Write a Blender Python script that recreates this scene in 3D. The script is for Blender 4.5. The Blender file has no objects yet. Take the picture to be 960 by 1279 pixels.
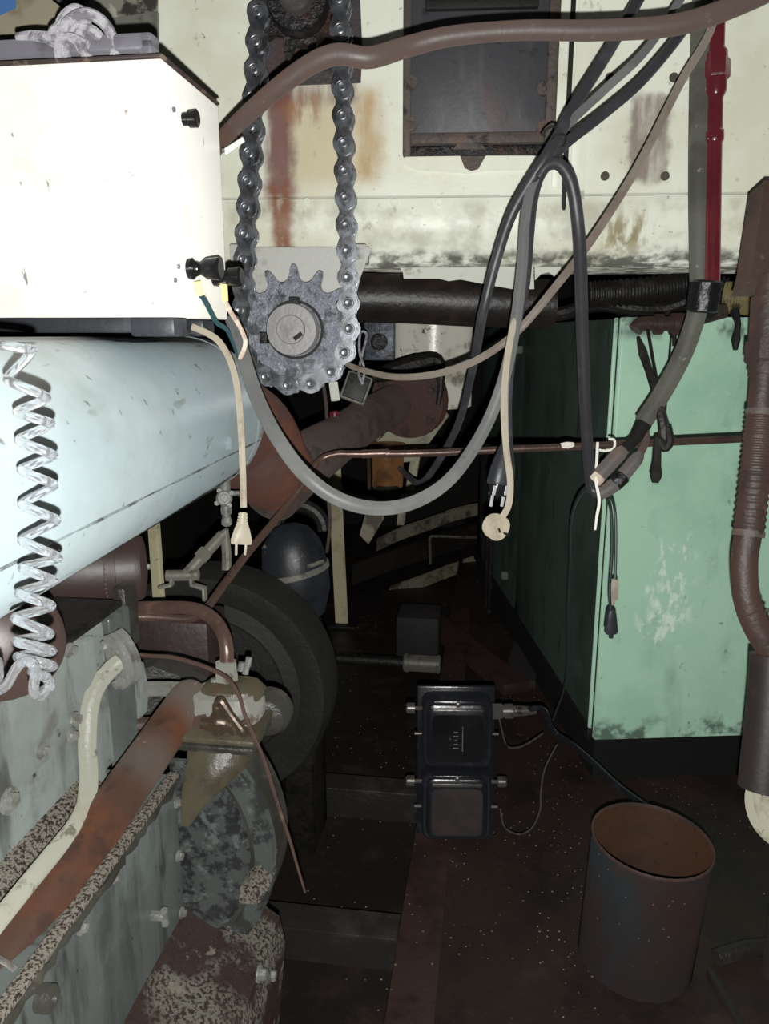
import bpy, bmesh, math, random
from mathutils import Vector, Matrix
V = Vector
R = math.radians
random.seed(7)
SC = bpy.context.scene
COL = SC.collection
# ------------------------------------------------------------------ camera model
F = 960.0
EYE = V((0, 0, 1.5))
PITCH = R(13.0)
FWD = V((0, math.cos(PITCH), -math.sin(PITCH)))
UPV = V((0, math.sin(PITCH), math.cos(PITCH)))
RGT = V((1, 0, 0))
def ray(px, py):
    return FWD + RGT * ((px - 480) / F) - UPV * ((py - 639.5) / F)
def P(px, py, d):                       # a point measured in the photo at distance d in front of the lens
    return EYE + ray(px, py) * d
def hit(px, py, p0, n):
    r = ray(px, py)
    return EYE + r * ((p0 - EYE).dot(n) / r.dot(n))
def atz(px, py, z):
    return hit(px, py, V((0, 0, z)), V((0, 0, 1)))
Z = V((0, 0, 1))
def axes(deg):                          # along / across directions for a heading turned deg to the right
    a = R(deg)
    return V((math.sin(a), math.cos(a), 0)), V((math.cos(a), -math.sin(a), 0))
A, T = axes(8)                          # the keel line of the ship and its cross direction
def att(px, py, t, TT=T):
    return hit(px, py, TT * t, TT)
def ats(px, py, s):
    return hit(px, py, A * s, A)
def S(s, t, z):
    return A * s + T * t + Z * z
# ------------------------------------------------------------------ mesh builder
class MB:
    def __init__(self):
        self.v, self.f = [], []
    def add(self, vs, fs):
        b = len(self.v)
        self.v += [V(x) for x in vs]
        self.f += [tuple(i + b for i in q) for q in fs]
        return self
    def box(self, c, size, X=V((1, 0, 0)), Y=V((0, 1, 0)), ZZ=None, bev=0.0, seg=2):
        X = X.normalized(); Y = Y.normalized()
        ZZ = X.cross(Y) if ZZ is None else ZZ
        bm = bmesh.new()
        bmesh.ops.create_cube(bm, size=1)
        for v in bm.verts:
            v.co = V((v.co.x * size[0], v.co.y * size[1], v.co.z * size[2]))
        if bev:
            bmesh.ops.bevel(bm, geom=bm.edges[:], offset=bev, segments=seg, profile=0.5, affect='EDGES')
        bm.verts.index_update()
        vs = [c + X * v.co.x + Y * v.co.y + ZZ * v.co.z for v in bm.verts]
        fs = [[v.index for v in f.verts] for f in bm.faces]
        bm.free()
        return self.add(vs, fs)
    def rings(self, rr, closed=False, cap=True):
        n = len(rr[0]); vs = [p for r in rr for p in r]; fs = []
        m = len(rr)
        for i in range(m if closed else m - 1):
            j = (i + 1) % m
            for k in range(n):
                l = (k + 1) % n
                fs.append((i * n + k, i * n + l, j * n + l, j * n + k))
        if cap and not closed:
            fs.append(tuple(range(n))[::-1]); fs.append(tuple((m - 1) * n + k for k in range(n)))
        return self.add(vs, fs)
    def tube(self, pts, r, n=10, cap=True, closed=False):
        pts = [V(p) for p in pts]; m = len(pts)
        rs = r if isinstance(r, (list, tuple)) else [r] * m
        if len(rs) != m:
            rs = [rs[min(len(rs) - 1, int(i * (len(rs) - 1) / max(1, m - 1)))] + (rs[min(len(rs) - 1, int(i * (len(rs) - 1) / max(1, m - 1)) + 1)] - rs[min(len(rs) - 1, int(i * (len(rs) - 1) / max(1, m - 1)))]) * ((i * (len(rs) - 1) / max(1, m - 1)) % 1) for i in range(m)]
        tans = []
        for i in range(m):
            if closed:
                t = pts[(i + 1) % m] - pts[i - 1]
            else:
                t = pts[min(i + 1, m - 1)] - pts[max(i - 1, 0)]
            tans.append(t.normalized() if t.length > 1e-9 else V((0, 0, 1)))
        u = tans[0].orthogonal().normalized(); rr = []
        for i in range(m):
            u = u - tans[i] * u.dot(tans[i])
            u = u.normalized() if u.length > 1e-6 else tans[i].orthogonal().normalized()
            w = tans[i].cross(u)
            rr.append([pts[i] + (u * math.cos(2 * math.pi * k / n) + w * math.sin(2 * math.pi * k / n)) * rs[i] for k in range(n)])
        return self.rings(rr, closed, cap)
    def lathe(self, o, ax, prof, n=24, cap=True):     # prof: (distance along axis, radius)
        ax = ax.normalized(); u = ax.orthogonal().normalized()
        if abs(ax.z) < 0.9:
            u = (Z - ax * Z.dot(ax)).normalized()
        w = ax.cross(u)
        rr = [[o + ax * h + (u * math.cos(2 * math.pi * k / n) + w * math.sin(2 * math.pi * k / n)) * max(r, 1e-5) for k in range(n)] for h, r in prof]
        return self.rings(rr, False, cap)
    def loft(self, o, ax, side, secs, n=20):          # secs: (h, rx, ry, power)
        ax = ax.normalized(); side = (side - ax * side.dot(ax)).normalized(); w = ax.cross(side); rr = []
        for h, rx, ry, p in secs:
            ring = []
            for k in range(n):
                a = 2 * math.pi * k / n; c, s = math.cos(a), math.sin(a)
                ring.append(o + ax * h + side * (rx * math.copysign(abs(c) ** (2 / p), c)) + w * (ry * math.copysign(abs(s) ** (2 / p), s)))
            rr.append(ring)
        return self.rings(rr)
    def prism(self, poly, vec):
        poly = [V(p) for p in poly]; n = len(poly)
        vs = poly + [p + vec for p in poly]
        fs = [tuple(range(n)), tuple(range(2 * n - 1, n - 1, -1))]
        fs += [(k, k + n, (k + 1) % n + n, (k + 1) % n) for k in range(n)]
        return self.add(vs, fs)
    def sphere(self, c, r, n=10, sc=(1, 1, 1)):
        m = n // 2 + 1; rr = []
        for i in range(m + 1):
            a = math.pi * i / m
            rr.append([c + V((sc[0] * r * math.sin(a) * math.cos(2 * math.pi * k / n), sc[1] * r * math.sin(a) * math.sin(2 * math.pi * k / n), sc[2] * r * math.cos(a))) for k in range(n)])
        return self.rings(rr, False, False)
    def hexnut(self, o, ax, r, h, bev=0.15):
        return self.lathe(o, ax, [(0, r), (h * (1 - bev), r), (h, r * 0.86)], 6)
    def bolt(self, o, ax, r, h):
        self.lathe(o, ax, [(0, r * 1.5), (h * .25, r * 1.5)], 14)
        return self.hexnut(o + ax.normalized() * h * .25, ax, r, h * .75)
WL = {}
def obj(name, mb, mat, parent=None, label=None, smooth=35, noise=0.0):
    base = WL.get(parent.name, V((0, 0, 0))) if parent else V((0, 0, 0))
    me = bpy.data.meshes.new(name)
    me.from_pydata([v - base for v in mb.v], [], mb.f)
    bm = bmesh.new(); bm.from_mesh(me)
    bmesh.ops.recalc_face_normals(bm, faces=bm.faces[:])
    bm.to_mesh(me); bm.free()
    if smooth:
        me.polygons.foreach_set('use_smooth', [True] * len(me.polygons))
        me.set_sharp_from_angle(angle=R(smooth))
    o = bpy.data.objects.new(name, me); COL.objects.link(o)
    if mat: me.materials.append(mat)
    if parent:
        o.parent = parent
    WL[o.name] = base
    if label: o['label'] = label
    return o
def tag(o, label, cat, group=None, kind=None):
    o['label'] = label; o['category'] = cat
    if group: o['group'] = group
    if kind: o['kind'] = kind
    return o
def thing(name, label, cat, loc, group=None):
    o = bpy.data.objects.new(name, None); COL.objects.link(o)
    o.empty_display_size = 0.05
    o.location = loc; WL[o.name] = V(loc)
    return tag(o, label, cat, group)
def single(name, mb, mat, label, cat, group=None, smooth=35):
    """a thing that is one mesh, its origin at its own base"""
    c = sum(mb.v, V((0, 0, 0))) / len(mb.v); c.z = min(v.z for v in mb.v)
    mb.v = [v - c for v in mb.v]
    o = obj(name, mb, mat, None, None, smooth)
    o.location = c; WL[o.name] = c
    return tag(o, label, cat, group)
def struct(name, mb, mat, smooth=35, label=None, cat=None):
    o = obj(name, mb, mat, None, label, smooth); o['kind'] = 'structure'
    if cat: o['category'] = cat
    return o
def sm(pts, k=6, closed=False):
    """smooth curve through points"""
    pts = [V(p) for p in pts]; n = len(pts); out = []
    rng = range(n) if closed else range(n - 1)
    for i in rng:
        if closed:
            p0, p1, p2, p3 = pts[i - 1], pts[i], pts[(i + 1) % n], pts[(i + 2) % n]
        else:
            p1, p2 = pts[i], pts[i + 1]
            p0 = pts[i - 1] if i else p1 * 2 - p2
            p3 = pts[i + 2] if i + 2 < n else p2 * 2 - p1
        for q in range(k):
            t = q / k
            out.append(0.5 * ((2 * p1) + (p2 - p0) * t + (2 * p0 - 5 * p1 + 4 * p2 - p3) * t * t + (3 * p1 - p0 - 3 * p2 + p3) * t ** 3))
    if not closed: out.append(pts[-1])
    return out
def px(*pts):
    return [P(*p) for p in pts]
# ------------------------------------------------------------------ materials
def L(r, g, b):                         # sRGB 0-255 to linear
    f = lambda c: (c / 255 / 12.92) if c / 255 <= 0.04045 else ((c / 255 + 0.055) / 1.055) ** 2.4
    return (f(r), f(g), f(b), 1)
def C4(c): return (c[0], c[1], c[2], 1)
def mat(name, col, rough=0.6, metal=0.0, layers=(), bump=0.0, bscale=60, coat=0.0, spec=0.5, rvar=0.0, trans=0.0, ior=1.45):
    """layers: dicts c=colour, s=scale, lo/hi=threshold window, st=(x,y,z) stretch, a=amount, r=roughness, m=metal, box=[(vec,off,lo,lo2,hi2,hi)...]"""
    m = bpy.data.materials.new(name); m.use_nodes = True
    nt = m.node_tree; N = nt.nodes; K = nt.links
    b = N['Principled BSDF']
    b.inputs['Metallic'].default_value = metal
    b.inputs['Diffuse Roughness'].default_value = .9
    b.inputs['Specular IOR Level'].default_value = spec
    b.inputs['Coat Weight'].default_value = coat
    b.inputs['Coat Roughness'].default_value = 0.15
    b.inputs['IOR'].default_value = ior
    b.inputs['Transmission Weight'].default_value = trans
    tc = N.new('ShaderNodeTexCoord')
    geo = N.new('ShaderNodeNewGeometry')
    rgb = N.new('ShaderNodeRGB'); rgb.outputs[0].default_value = C4(col)
    cur = rgb.outputs[0]
    rv = N.new('ShaderNodeValue'); rv.outputs[0].default_value = rough
    rcur = rv.outputs[0]
    def noise(scale, st=(1, 1, 1), off=0.0, detail=5, dist=0.0):
        mp = N.new('ShaderNodeMapping'); mp.inputs['Scale'].default_value = st
        mp.inputs['Location'].default_value = (off, off * 1.7, off * .6)
        K.new(tc.outputs['Object'], mp.inputs['Vector'])
        n = N.new('ShaderNodeTexNoise'); n.inputs['Scale'].default_value = scale
        n.inputs['Detail'].default_value = detail; n.inputs['Roughness'].default_value = 0.62
        n.inputs['Distortion'].default_value = dist
        K.new(mp.outputs[0], n.inputs['Vector'])
        return n.outputs['Fac']
    def ramp(src, lo, hi):
        r = N.new('ShaderNodeMapRange'); r.interpolation_type = 'SMOOTHSTEP'
        r.inputs['From Min'].default_value = lo; r.inputs['From Max'].default_value = hi
        r.inputs['To Min'].default_value = 0; r.inputs['To Max'].default_value = 1
        K.new(src, r.inputs['Value']); return r.outputs[0]
    def mul(a, bb):
        x = N.new('ShaderNodeMath'); x.operation = 'MULTIPLY'
        for i, q in enumerate((a, bb)):
            if isinstance(q, (int, float)): x.inputs[i].default_value = q
            else: K.new(q, x.inputs[i])
        return x.outputs[0]
    for i, l in enumerate(layers):
        if l.get('vor'):
            mp = N.new('ShaderNodeMapping'); K.new(tc.outputs['Object'], mp.inputs['Vector'])
            vo = N.new('ShaderNodeTexVoronoi'); vo.inputs['Scale'].default_value = l['s']
            K.new(mp.outputs[0], vo.inputs['Vector'])
            msk = ramp(vo.outputs['Distance'], l['hi'], l['lo'])
            if l.get('thin'):
                msk = mul(msk, ramp(noise(l['thin'], (1, 1, 1), 3.3), 0.46, 0.56))
        else:
            msk = ramp(noise(l['s'], l.get('st', (1, 1, 1)), 1.3 * i + 0.7 + len(name) * .31, l.get('d', 6), l.get('dist', 0)), l['lo'], l['hi'])
        for (vec, lo0, lo1, hi0, hi1) in l.get('box', ()):       # keep the stain where the thing has it
            dp = N.new('ShaderNodeVectorMath'); dp.operation = 'DOT_PRODUCT'
            K.new(geo.outputs['Position'], dp.inputs[0]); dp.inputs[1].default_value = vec
            wob = N.new('ShaderNodeMath'); wob.operation = 'MULTIPLY_ADD'
            K.new(noise(l.get('ws', 18), (1, 1, 1), 9.1), wob.inputs[0]); wob.inputs[1].default_value = l.get('wob', 0.03)
            K.new(dp.outputs['Value'], wob.inputs[2])
            msk = mul(msk, ramp(wob.outputs[0], lo0, lo1)); msk = mul(msk, ramp(wob.outputs[0], hi1, hi0))
        if l.get('a', 1) != 1: msk = mul(msk, l['a'])
        mx = N.new('ShaderNodeMix'); mx.data_type = 'RGBA'
        K.new(msk, mx.inputs['Factor']); K.new(cur, mx.inputs['A']); mx.inputs['B'].default_value = C4(l['c'])
        cur = mx.outputs['Result']
        if 'r' in l:
            mr = N.new('ShaderNodeMix'); mr.data_type = 'FLOAT'
            K.new(msk, mr.inputs['Factor']); K.new(rcur, mr.inputs['A']); mr.inputs['B'].default_value = l['r']
            rcur = mr.outputs['Result']
    K.new(cur, b.inputs['Base Color']); K.new(rcur, b.inputs['Roughness'])
    if bump:
        bp = N.new('ShaderNodeBump'); bp.inputs['Strength'].default_value = bump; bp.inputs['Distance'].default_value = 0.01
        K.new(noise(bscale, (1, 1, 1), 5.5, 6), bp.inputs['Height']); K.new(bp.outputs[0], b.inputs['Normal'])
    return m
# ------------------------------------------------------------------ paints and metals
AC, TC = axes(3.5)                       # casing heading: its face is square to AC
NC = -AC                                 # from the casing towards the viewer
CP = P(620, 240, 1.95)                   # a point on the casing face
def cas(px_, py_, off=0.0):
    return hit(px_, py_, CP + NC * off, NC)
u_of = lambda x, y=200: cas(x, y).dot(TC)
z_of = lambda y, x=600: cas(x, y).z
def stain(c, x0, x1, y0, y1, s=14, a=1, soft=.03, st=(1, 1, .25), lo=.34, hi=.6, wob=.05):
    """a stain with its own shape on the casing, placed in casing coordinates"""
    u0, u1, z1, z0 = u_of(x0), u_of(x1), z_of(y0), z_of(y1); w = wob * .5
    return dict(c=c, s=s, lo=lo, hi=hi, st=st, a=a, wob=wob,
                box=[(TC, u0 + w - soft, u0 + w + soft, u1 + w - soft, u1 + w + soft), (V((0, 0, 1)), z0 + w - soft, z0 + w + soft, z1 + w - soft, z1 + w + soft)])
RUST, ORNG = L(96, 52, 36), L(160, 108, 52)
M = {}
M['cream'] = mat('cream_paint', L(224, 226, 214), .42, layers=[
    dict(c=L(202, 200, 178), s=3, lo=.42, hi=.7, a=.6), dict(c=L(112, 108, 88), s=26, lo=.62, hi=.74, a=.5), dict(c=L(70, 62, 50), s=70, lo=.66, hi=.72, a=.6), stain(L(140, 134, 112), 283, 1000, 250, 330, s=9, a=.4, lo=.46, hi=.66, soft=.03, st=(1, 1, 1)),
    stain(L(190, 172, 124), 352, 440, 110, 235, s=6, a=.6, lo=.3, hi=.55, soft=.05),
    stain(L(176, 138, 62), 446, 474, 108, 225, s=9, a=.8, lo=.28, hi=.6, soft=.035),
    stain(L(112, 66, 66), 334, 444, 96, 128, s=12, a=.85, lo=.3, hi=.6, soft=.02),
    stain(L(112, 66, 62), 332, 366, 100, 245, s=14, a=.9, lo=.25, hi=.55, soft=.02),
    stain(L(134, 80, 54), 336, 362, 225, 345, s=20, a=.9, lo=.3, hi=.55, soft=.016),
    stain(L(150, 100, 54), 356, 400, 118, 150, s=30, a=.7, lo=.4, hi=.6, soft=.02),
    stain(L(128, 112, 104), 785, 833, 122, 228, s=9, a=.85, lo=.28, hi=.5, soft=.012),
    stain(L(132, 118, 66), 755, 815, 268, 312, s=30, a=.8, lo=.42, hi=.6, soft=.03),
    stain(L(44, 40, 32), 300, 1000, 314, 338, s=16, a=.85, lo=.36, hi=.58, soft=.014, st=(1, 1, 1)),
    ], bump=.15, bscale=30)
M['oily_black'] = mat('oily_black_steel', L(44, 42, 42), .32, .75, layers=[dict(c=L(92, 92, 96), s=30, lo=.5, hi=.72, a=.5, r=.4), dict(c=L(62, 44, 36), s=12, lo=.52, hi=.68, a=.8, r=.6)], bump=.5, bscale=90)
M['chain'] = mat('oiled_chain_steel', L(98, 101, 106), .38, .6, coat=.35, layers=[dict(c=L(34, 32, 33), s=9, lo=.46, hi=.66, a=.75, r=.25), dict(c=L(30, 28, 28), s=60, lo=.56, hi=.66, a=.7)], bump=.05, bscale=60)
M['pin'] = mat('chain_pin_steel', L(104, 106, 110), .35, .6, layers=[dict(c=L(40, 38, 38), s=50, lo=.5, hi=.62)])
M['sprocket'] = mat('greasy_grey_steel', L(106, 110, 118), .36, .45, coat=.3, layers=[dict(c=L(52, 52, 56), s=26, lo=.48, hi=.64, a=.9), dict(c=L(170, 174, 182), s=46, lo=.58, hi=.7, a=.6), dict(c=L(30, 30, 34), s=80, lo=.66, hi=.7)], bump=.6, bscale=70)
M['hub'] = mat('turned_grey_steel', L(120, 118, 118), .45, .3, layers=[dict(c=L(88, 80, 78), s=14, lo=.5, hi=.7, a=.6)], bump=.1)
M['rusty_plate'] = mat('rusty_grey_plate', L(70, 65, 66), .5, .3, layers=[dict(c=L(84, 60, 52), s=9, lo=.48, hi=.66, a=.8, r=.75), dict(c=L(38, 38, 44), s=16, lo=.55, hi=.7, a=.7)], bump=.3)
M['hatch'] = mat('stained_slate_steel', L(66, 66, 70), .5, .25, layers=[dict(c=L(88, 84, 84), s=12, lo=.5, hi=.68, a=.8, st=(1, 1, .35)), dict(c=L(76, 62, 57), s=8, lo=.53, hi=.7, a=.7, st=(1, 1, .3)), dict(c=L(34, 34, 40), s=24, lo=.6, hi=.7, a=.6)], bump=.07)
M['hatch_rim'] = mat('rusty_brown_rim', L(80, 72, 67), .6, .2, layers=[dict(c=L(98, 76, 64), s=18, lo=.5, hi=.66, a=.8), dict(c=L(40, 36, 36), s=30, lo=.55, hi=.66)], bump=.3)
M['black_gap'] = mat('black_grime', L(20, 19, 18), .7, bump=.3)
M['soot'] = mat('sooty_dark_metal', L(25, 23, 21), .5, .2, layers=[dict(c=L(38, 32, 28), s=12, lo=.5, hi=.7, a=.7), dict(c=L(14, 13, 12), s=24, lo=.5, hi=.65)], bump=.5)
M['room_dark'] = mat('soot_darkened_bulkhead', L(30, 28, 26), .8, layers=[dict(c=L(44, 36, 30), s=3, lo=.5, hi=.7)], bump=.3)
# ------------------------------------------------------------------ casing: upper plate, rounded skirt, panels
uL, uR = -1.35, 1.75
base0 = CP - TC * CP.dot(TC)             # casing plane at u = 0
def cw(u, z, n=0.0):
    b = base0 + TC * u + NC * n
    return V((b.x, b.y, z))
z_seam = z_of(240); z_low = z_of(330)
casing = thing('machinery_casing', 'large cream painted machinery casing with rust streaks, overhanging the whole back of the bay', 'machine casing', cw(.1, z_low))
mb = MB(); u_div = u_of(700)
prof = [(0, z_seam - .006), (0, 2.45), (-.5, 2.45), (-.5, z_seam - .006)]
mb.prism([cw(u_of(197), z, n) for n, z in prof], TC * (uR - u_of(197)))
obj('upper_plate', mb, M['cream'], casing)
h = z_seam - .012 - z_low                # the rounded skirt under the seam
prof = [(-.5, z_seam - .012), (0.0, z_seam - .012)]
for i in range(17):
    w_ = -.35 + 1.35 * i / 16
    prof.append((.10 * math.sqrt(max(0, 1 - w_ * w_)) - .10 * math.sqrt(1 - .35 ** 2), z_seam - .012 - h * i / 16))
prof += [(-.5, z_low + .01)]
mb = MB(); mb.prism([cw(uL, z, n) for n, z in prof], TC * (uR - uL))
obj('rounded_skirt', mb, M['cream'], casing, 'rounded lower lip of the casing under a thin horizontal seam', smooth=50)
# seam strips and raised rails right of the hatch
mb = MB(); zt = 2.44
def vstrip(x0, x1, y1, thick, mt, name, lab=None, zt_=2.44, y0=None):
    m_ = MB(); a, b = u_of(x0), u_of(x1); z0 = z_of(y1); z1 = zt_ if y0 is None else z_of(y0)
    m_.box(cw((a + b) / 2, (z0 + z1) / 2, thick / 2), (abs(b - a), thick, abs(z1 - z0)), TC, AC, Z, min(.003, thick * .3))
    return obj(name, m_, mt, casing, lab)
vstrip(689, 702, 236, .012, M['cream'], 'rail')
vstrip(703, 709, 270, .006, M['black_gap'], 'panel_gap', 'narrow dark gap between two casing plates')
vstrip(712, 731, 268, .010, M['cream'], 'rail')
# hatch bolts, rivets and holes in the plates
for (x, y) in ((761, 97), (841, 97), (755, 220), (830, 220)):
    m_ = MB(); m_.lathe(cas(x, y), NC, [(0, .011), (.003, .011), (.003, .007), (.0015, .007)], 16)
    obj('bolt_hole', m_, M['hatch_rim'], casing)
for (x, y) in ((383, 252), (492, 253), (548, 252), (943, 245)):
    m_ = MB(); m_.lathe(cas(x, y, .02), NC, [(-.02, .010), (.0, .010), (.004, .006)], 16)
    obj('rivet', m_, M['cream'], casing)
# hatch
hx0, hx1, hy1 = 503, 690, 196
a, b, z0, z1 = u_of(hx0), u_of(hx1), z_of(hy1), 2.40
fw = .020
fr = MB()
for (c0, c1, d0, d1) in ((a, a + fw, z0, z1), (b - fw * 1.3, b, z0, z1), (a + fw, b - fw * 1.3, z0 + .026, z0 + .052), (a + fw, b - fw * 1.3, z1 - .03, z1)):
    fr.box(cw((c0 + c1) / 2, (d0 + d1) / 2, .014), (c1 - c0, .028, d1 - d0), TC, AC, Z, .004)
hatch = obj('access_hatch', fr, M['hatch_rim'], casing, 'dark slate steel access hatch in a rusty bolted frame')
zs = z_of(16)
pn = MB(); pn.box(cw((a + b) / 2 - .004, (z0 + z1) / 2, .008), (b - a - fw * 2.2, .014, z1 - z0 - .05), TC, AC, Z, .003)
obj('hatch_panel', pn, M['hatch'], hatch)
bd = MB(); bd.box(cw((a + b) / 2, z0 + .012, .010), (b - a - .004, .02, .024), TC, AC, Z, .003); obj('hatch_sill', bd, M['oily_black'], hatch, 'dark sill under the hatch frame')
sl = MB(); sl.box(cw((a + b) / 2, zs + .012, .020), ((b - a) * .72, .02, .026), TC, AC, Z, .004)
obj('hatch_bar', sl, M['black_gap'], hatch, 'black bar across the top of the hatch')
for (x, y) in ((513, 104), (513, 156), (678, 112), (678, 160)):
    lg = MB(); lg.lathe(cas(x, y, .02), NC, [(-.02, .016), (.011, .016), (.011, .007), (.004, .006)], 16)
    obj('bolt_lug', lg, M['hatch_rim'], hatch)
lg = MB()
c = cas(590, 206, .0)
lg.prism([cas(575, 197), cas(605, 197), cas(600, 206), cas(596, 213), cas(588, 215), cas(581, 212), cas(577, 204)], NC * .02)
lg.lathe(c, NC, [(.0, .012), (.024, .012), (.024, .006), (.01, .006)], 14)
obj('bolt_lug', lg, M['hatch_rim'], hatch)
lg = MB(); lg.prism([cas(572, 178, .03), cas(600, 178, .03), cas(606, 186, .03), cas(566, 186, .03)], -NC * .02)
obj('latch_tab', lg, M['hatch_rim'], hatch)
gs = MB()
gs.prism([cas(506, 196), cas(574, 196), cas(580, 212), cas(600, 212), cas(606, 196), cas(666, 196), cas(668, 212), cas(608, 214), cas(585, 217), cas(520, 213), cas(505, 206)], NC * .014)
obj('sealant_bead', gs, M['cream'], hatch, 'cracked cream sealant along the bottom of the hatch')
# jagged pale remnants below the lip
M['pale'] = mat('pale_insulation_sheet', L(198, 200, 190), .6, layers=[dict(c=L(120, 110, 90), s=20, lo=.58, hi=.7, a=.7)])
BK = -.10
mb = MB(); mb.prism([cas(x, y, BK) for x, y in ((494, 312), (665, 312), (667, 361), (640, 361), (606, 355), (575, 349), (560, 351), (548, 348), (504, 348), (503, 340), (498, 333))], -NC * .006)
obj('torn_sheet', mb, M['pale'], casing, 'pale jagged sheet showing under the casing lip left of the hanging cables')
mb = MB(); mb.prism([cas(x, y, BK) for x, y in ((805, 312), (840, 312), (839, 332), (828, 333), (822, 336), (814, 332), (806, 329))], -NC * .006)
obj('torn_sheet', mb, M['pale'], casing, 'small pale chip of sheet under the casing lip left of the grey conduit')
mb = MB(); mb.prism([cas(x, y, BK) for x, y in ((668, 312), (702, 312), (700, 338), (692, 345), (685, 340), (676, 342), (668, 350))], -NC * .006)
obj('torn_sheet', mb, M['pale'], casing, 'pale torn strip of sheet between the two hanging cable loops')
# ------------------------------------------------------------------ chain drive
OFF = .17
CC = lambda x, y, o=OFF: cas(x, y, o)
lowc, upc = CC(369, 412), CC(375, 10)
pxm = (CC(469, 412) - CC(369, 412)).length / 100
r1 = 68 * pxm; r2 = 46 * pxm
# bracket plate
M['bracket'] = mat('grey_white_bracket_paint', L(178, 178, 172), .5, layers=[dict(c=L(120, 112, 100), s=9, lo=.55, hi=.72, a=.7), dict(c=L(140, 78, 48), s=7, lo=.5, hi=.62, a=.9, st=(1, 1, .2), box=[(TC, u_of(336), u_of(344), u_of(356), u_of(366)), (V((0, 0, 1)), z_of(365), z_of(350), 3, 3.1)])], bump=.15)
mb = MB(); mb.prism([CC(x, y, .10) for x, y in ((296, 309), (464, 309), (450, 345), (436, 400), (420, 432), (330, 440), (302, 400))], -NC * .012)
for (x, y) in ((300, 318), (452, 318)):
    mb.box(CC(x, y, .05), (.03, .10, .04), TC, AC, Z, .004)
obj('sprocket_bracket', mb, M['bracket'], casing, 'off white triangular bracket plate behind the lower sprocket')
# upper bearing plate
mb = MB(); mb.prism([CC(x, y, .012) for x, y in ((326, -60), (447, -60), (452, 60), (450, 102), (352, 106), (326, 100))], -NC * .03)
obj('bearing_plate', mb, M['rusty_plate'], casing, 'dark rusty bearing plate behind the upper sprocket')
def sprocket(name, c, rp, nt, label, hub, phase, m1, m2, depth=.02):
    t = thing(name, label, 'sprocket', c)
    mb = MB(); prof = []
    p = 2 * rp * math.sin(math.pi / nt); rr = p * .30
    for k in range(nt):
        a0 = 2 * math.pi * (k + phase) / nt            # roller seat at a0
        for q in range(20):
            f = (q / 20 - .5)                          # -.5 .. .5 around the seat
            d = abs(f) * 2                             # 0 seat, 1 tooth tip
            x = abs(f) * p; rr = p * .33
            rad = rp - math.sqrt(max(0, rr * rr - x * x)) if x < rr else rp + rr * .95 * min(1, (x - rr) / (p * .10))
            prof.append((a0 + f * 2 * math.pi / nt, rad))
    pts = [c + (TC * math.sin(a) + Z * math.cos(a)) * rad for a, rad in prof]
    mb.prism([q - NC * depth / 2 for q in pts], NC * depth)
    obj('toothed_wheel', mb, m1, t)
    for h in hub:
        mb = MB(); mb.lathe(c, NC, h[1], 40); obj(h[0], mb, h[2], t, h[3] if len(h) > 3 else None)
    return t
hr = r1 * .455
low = sprocket('chain_sprocket', lowc, r1, 14, 'grey greasy lower sprocket with round hub, hanging below the cream casing', [
    ('hub', [(-.05, hr), (.055, hr * 1.0), (.060, hr * .97)], M['hub']),
    ('shaft_end', [(.05, hr * .56), (.066, hr * .56), (.068, hr * .53)], M['hub'], 'round shaft end in the middle of the hub')], .5, M['sprocket'], M['hub'])
# weld lip around the hub, keys and set screw
mb = MB(); mb.lathe(lowc, NC, [(.006, hr * 1.16), (.013, hr * 1.16), (.013, hr * 1.05)], 40, False); obj('hub_ring', mb, M['black_gap'], low, 'dark gap ring round the hub')
for (x, y, w, hh) in ((368, 376, 12, 9), (330, 422, 9, 14)):
    mb = MB(); mb.box(CC(x, y, OFF + .04), (w * pxm, .03, hh * pxm), TC, AC, Z, .002); obj('key_block', mb, M['oily_black'], low)
mb = MB(); mb.box(CC(372, 420, OFF + .07), (12 * pxm, .004, 5 * pxm), (TC + Z * .7).normalized(), AC, None, .001); obj('key_slot', mb, M['black_gap'], low)
sprocket('chain_sprocket', upc, r2, 10, 'black grease-caked upper sprocket at the top edge of the casing', [
    ('hub', [(-.05, r2 * .74), (.05, r2 * .74), (.055, r2 * .70)], M['oily_black']),
    ('shaft_end', [(.04, r2 * .40), (.085, r2 * .40), (.09, r2 * .34)], M['rusty_plate'])], .0, M['oily_black'], M['oily_black'])
mb = MB(); mb.lathe(lowc - NC * .14, NC, [(0, hr * .5), (.12, hr * .5)], 20); obj('shaft', mb, M['hub'], low)
# chain loop
d = upc - lowc; D = d.length; dz = d.normalized(); dx = TC.copy(); dx = (dx - dz * dx.dot(dz)).normalized()
beta = math.asin((r1 - r2) / D)
def circ(c, r, a): return c + (dx * math.sin(a) + dz * math.cos(a)) * r
path = []
aR = math.pi / 2 - beta                  # tangent direction on the right, measured from up
for i in range(61):                       # lower wheel: right tangent, down, to the left tangent
    path.append(circ(lowc, r1, aR + (2 * math.pi - 2 * aR) * i / 60))
for i in range(61):                       # upper wheel: left tangent, over the top, to the right tangent
    path.append(circ(upc, r2, -aR + 2 * aR * i / 60))
cum = [0]
full = []
for i in range(len(path)):                # resample
    a_, b_ = path[i], path[(i + 1) % len(path)]
    n_ = max(1, int((b_ - a_).length / .002))
    full += [a_ + (b_ - a_) * k / n_ for k in range(n_)]
Ls = [0]
for i in range(len(full)): Ls.append(Ls[-1] + (full[(i + 1) % len(full)] - full[i]).length)
TL = Ls[-1]; pitch0 = 30 * pxm; nl = int(round(TL / pitch0 / 2)) * 2; pitch = TL / nl
pins = []; j = 0
for k in range(nl):
    while Ls[j + 1] < k * pitch: j += 1
    pins.append(full[j % len(full)])
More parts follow.
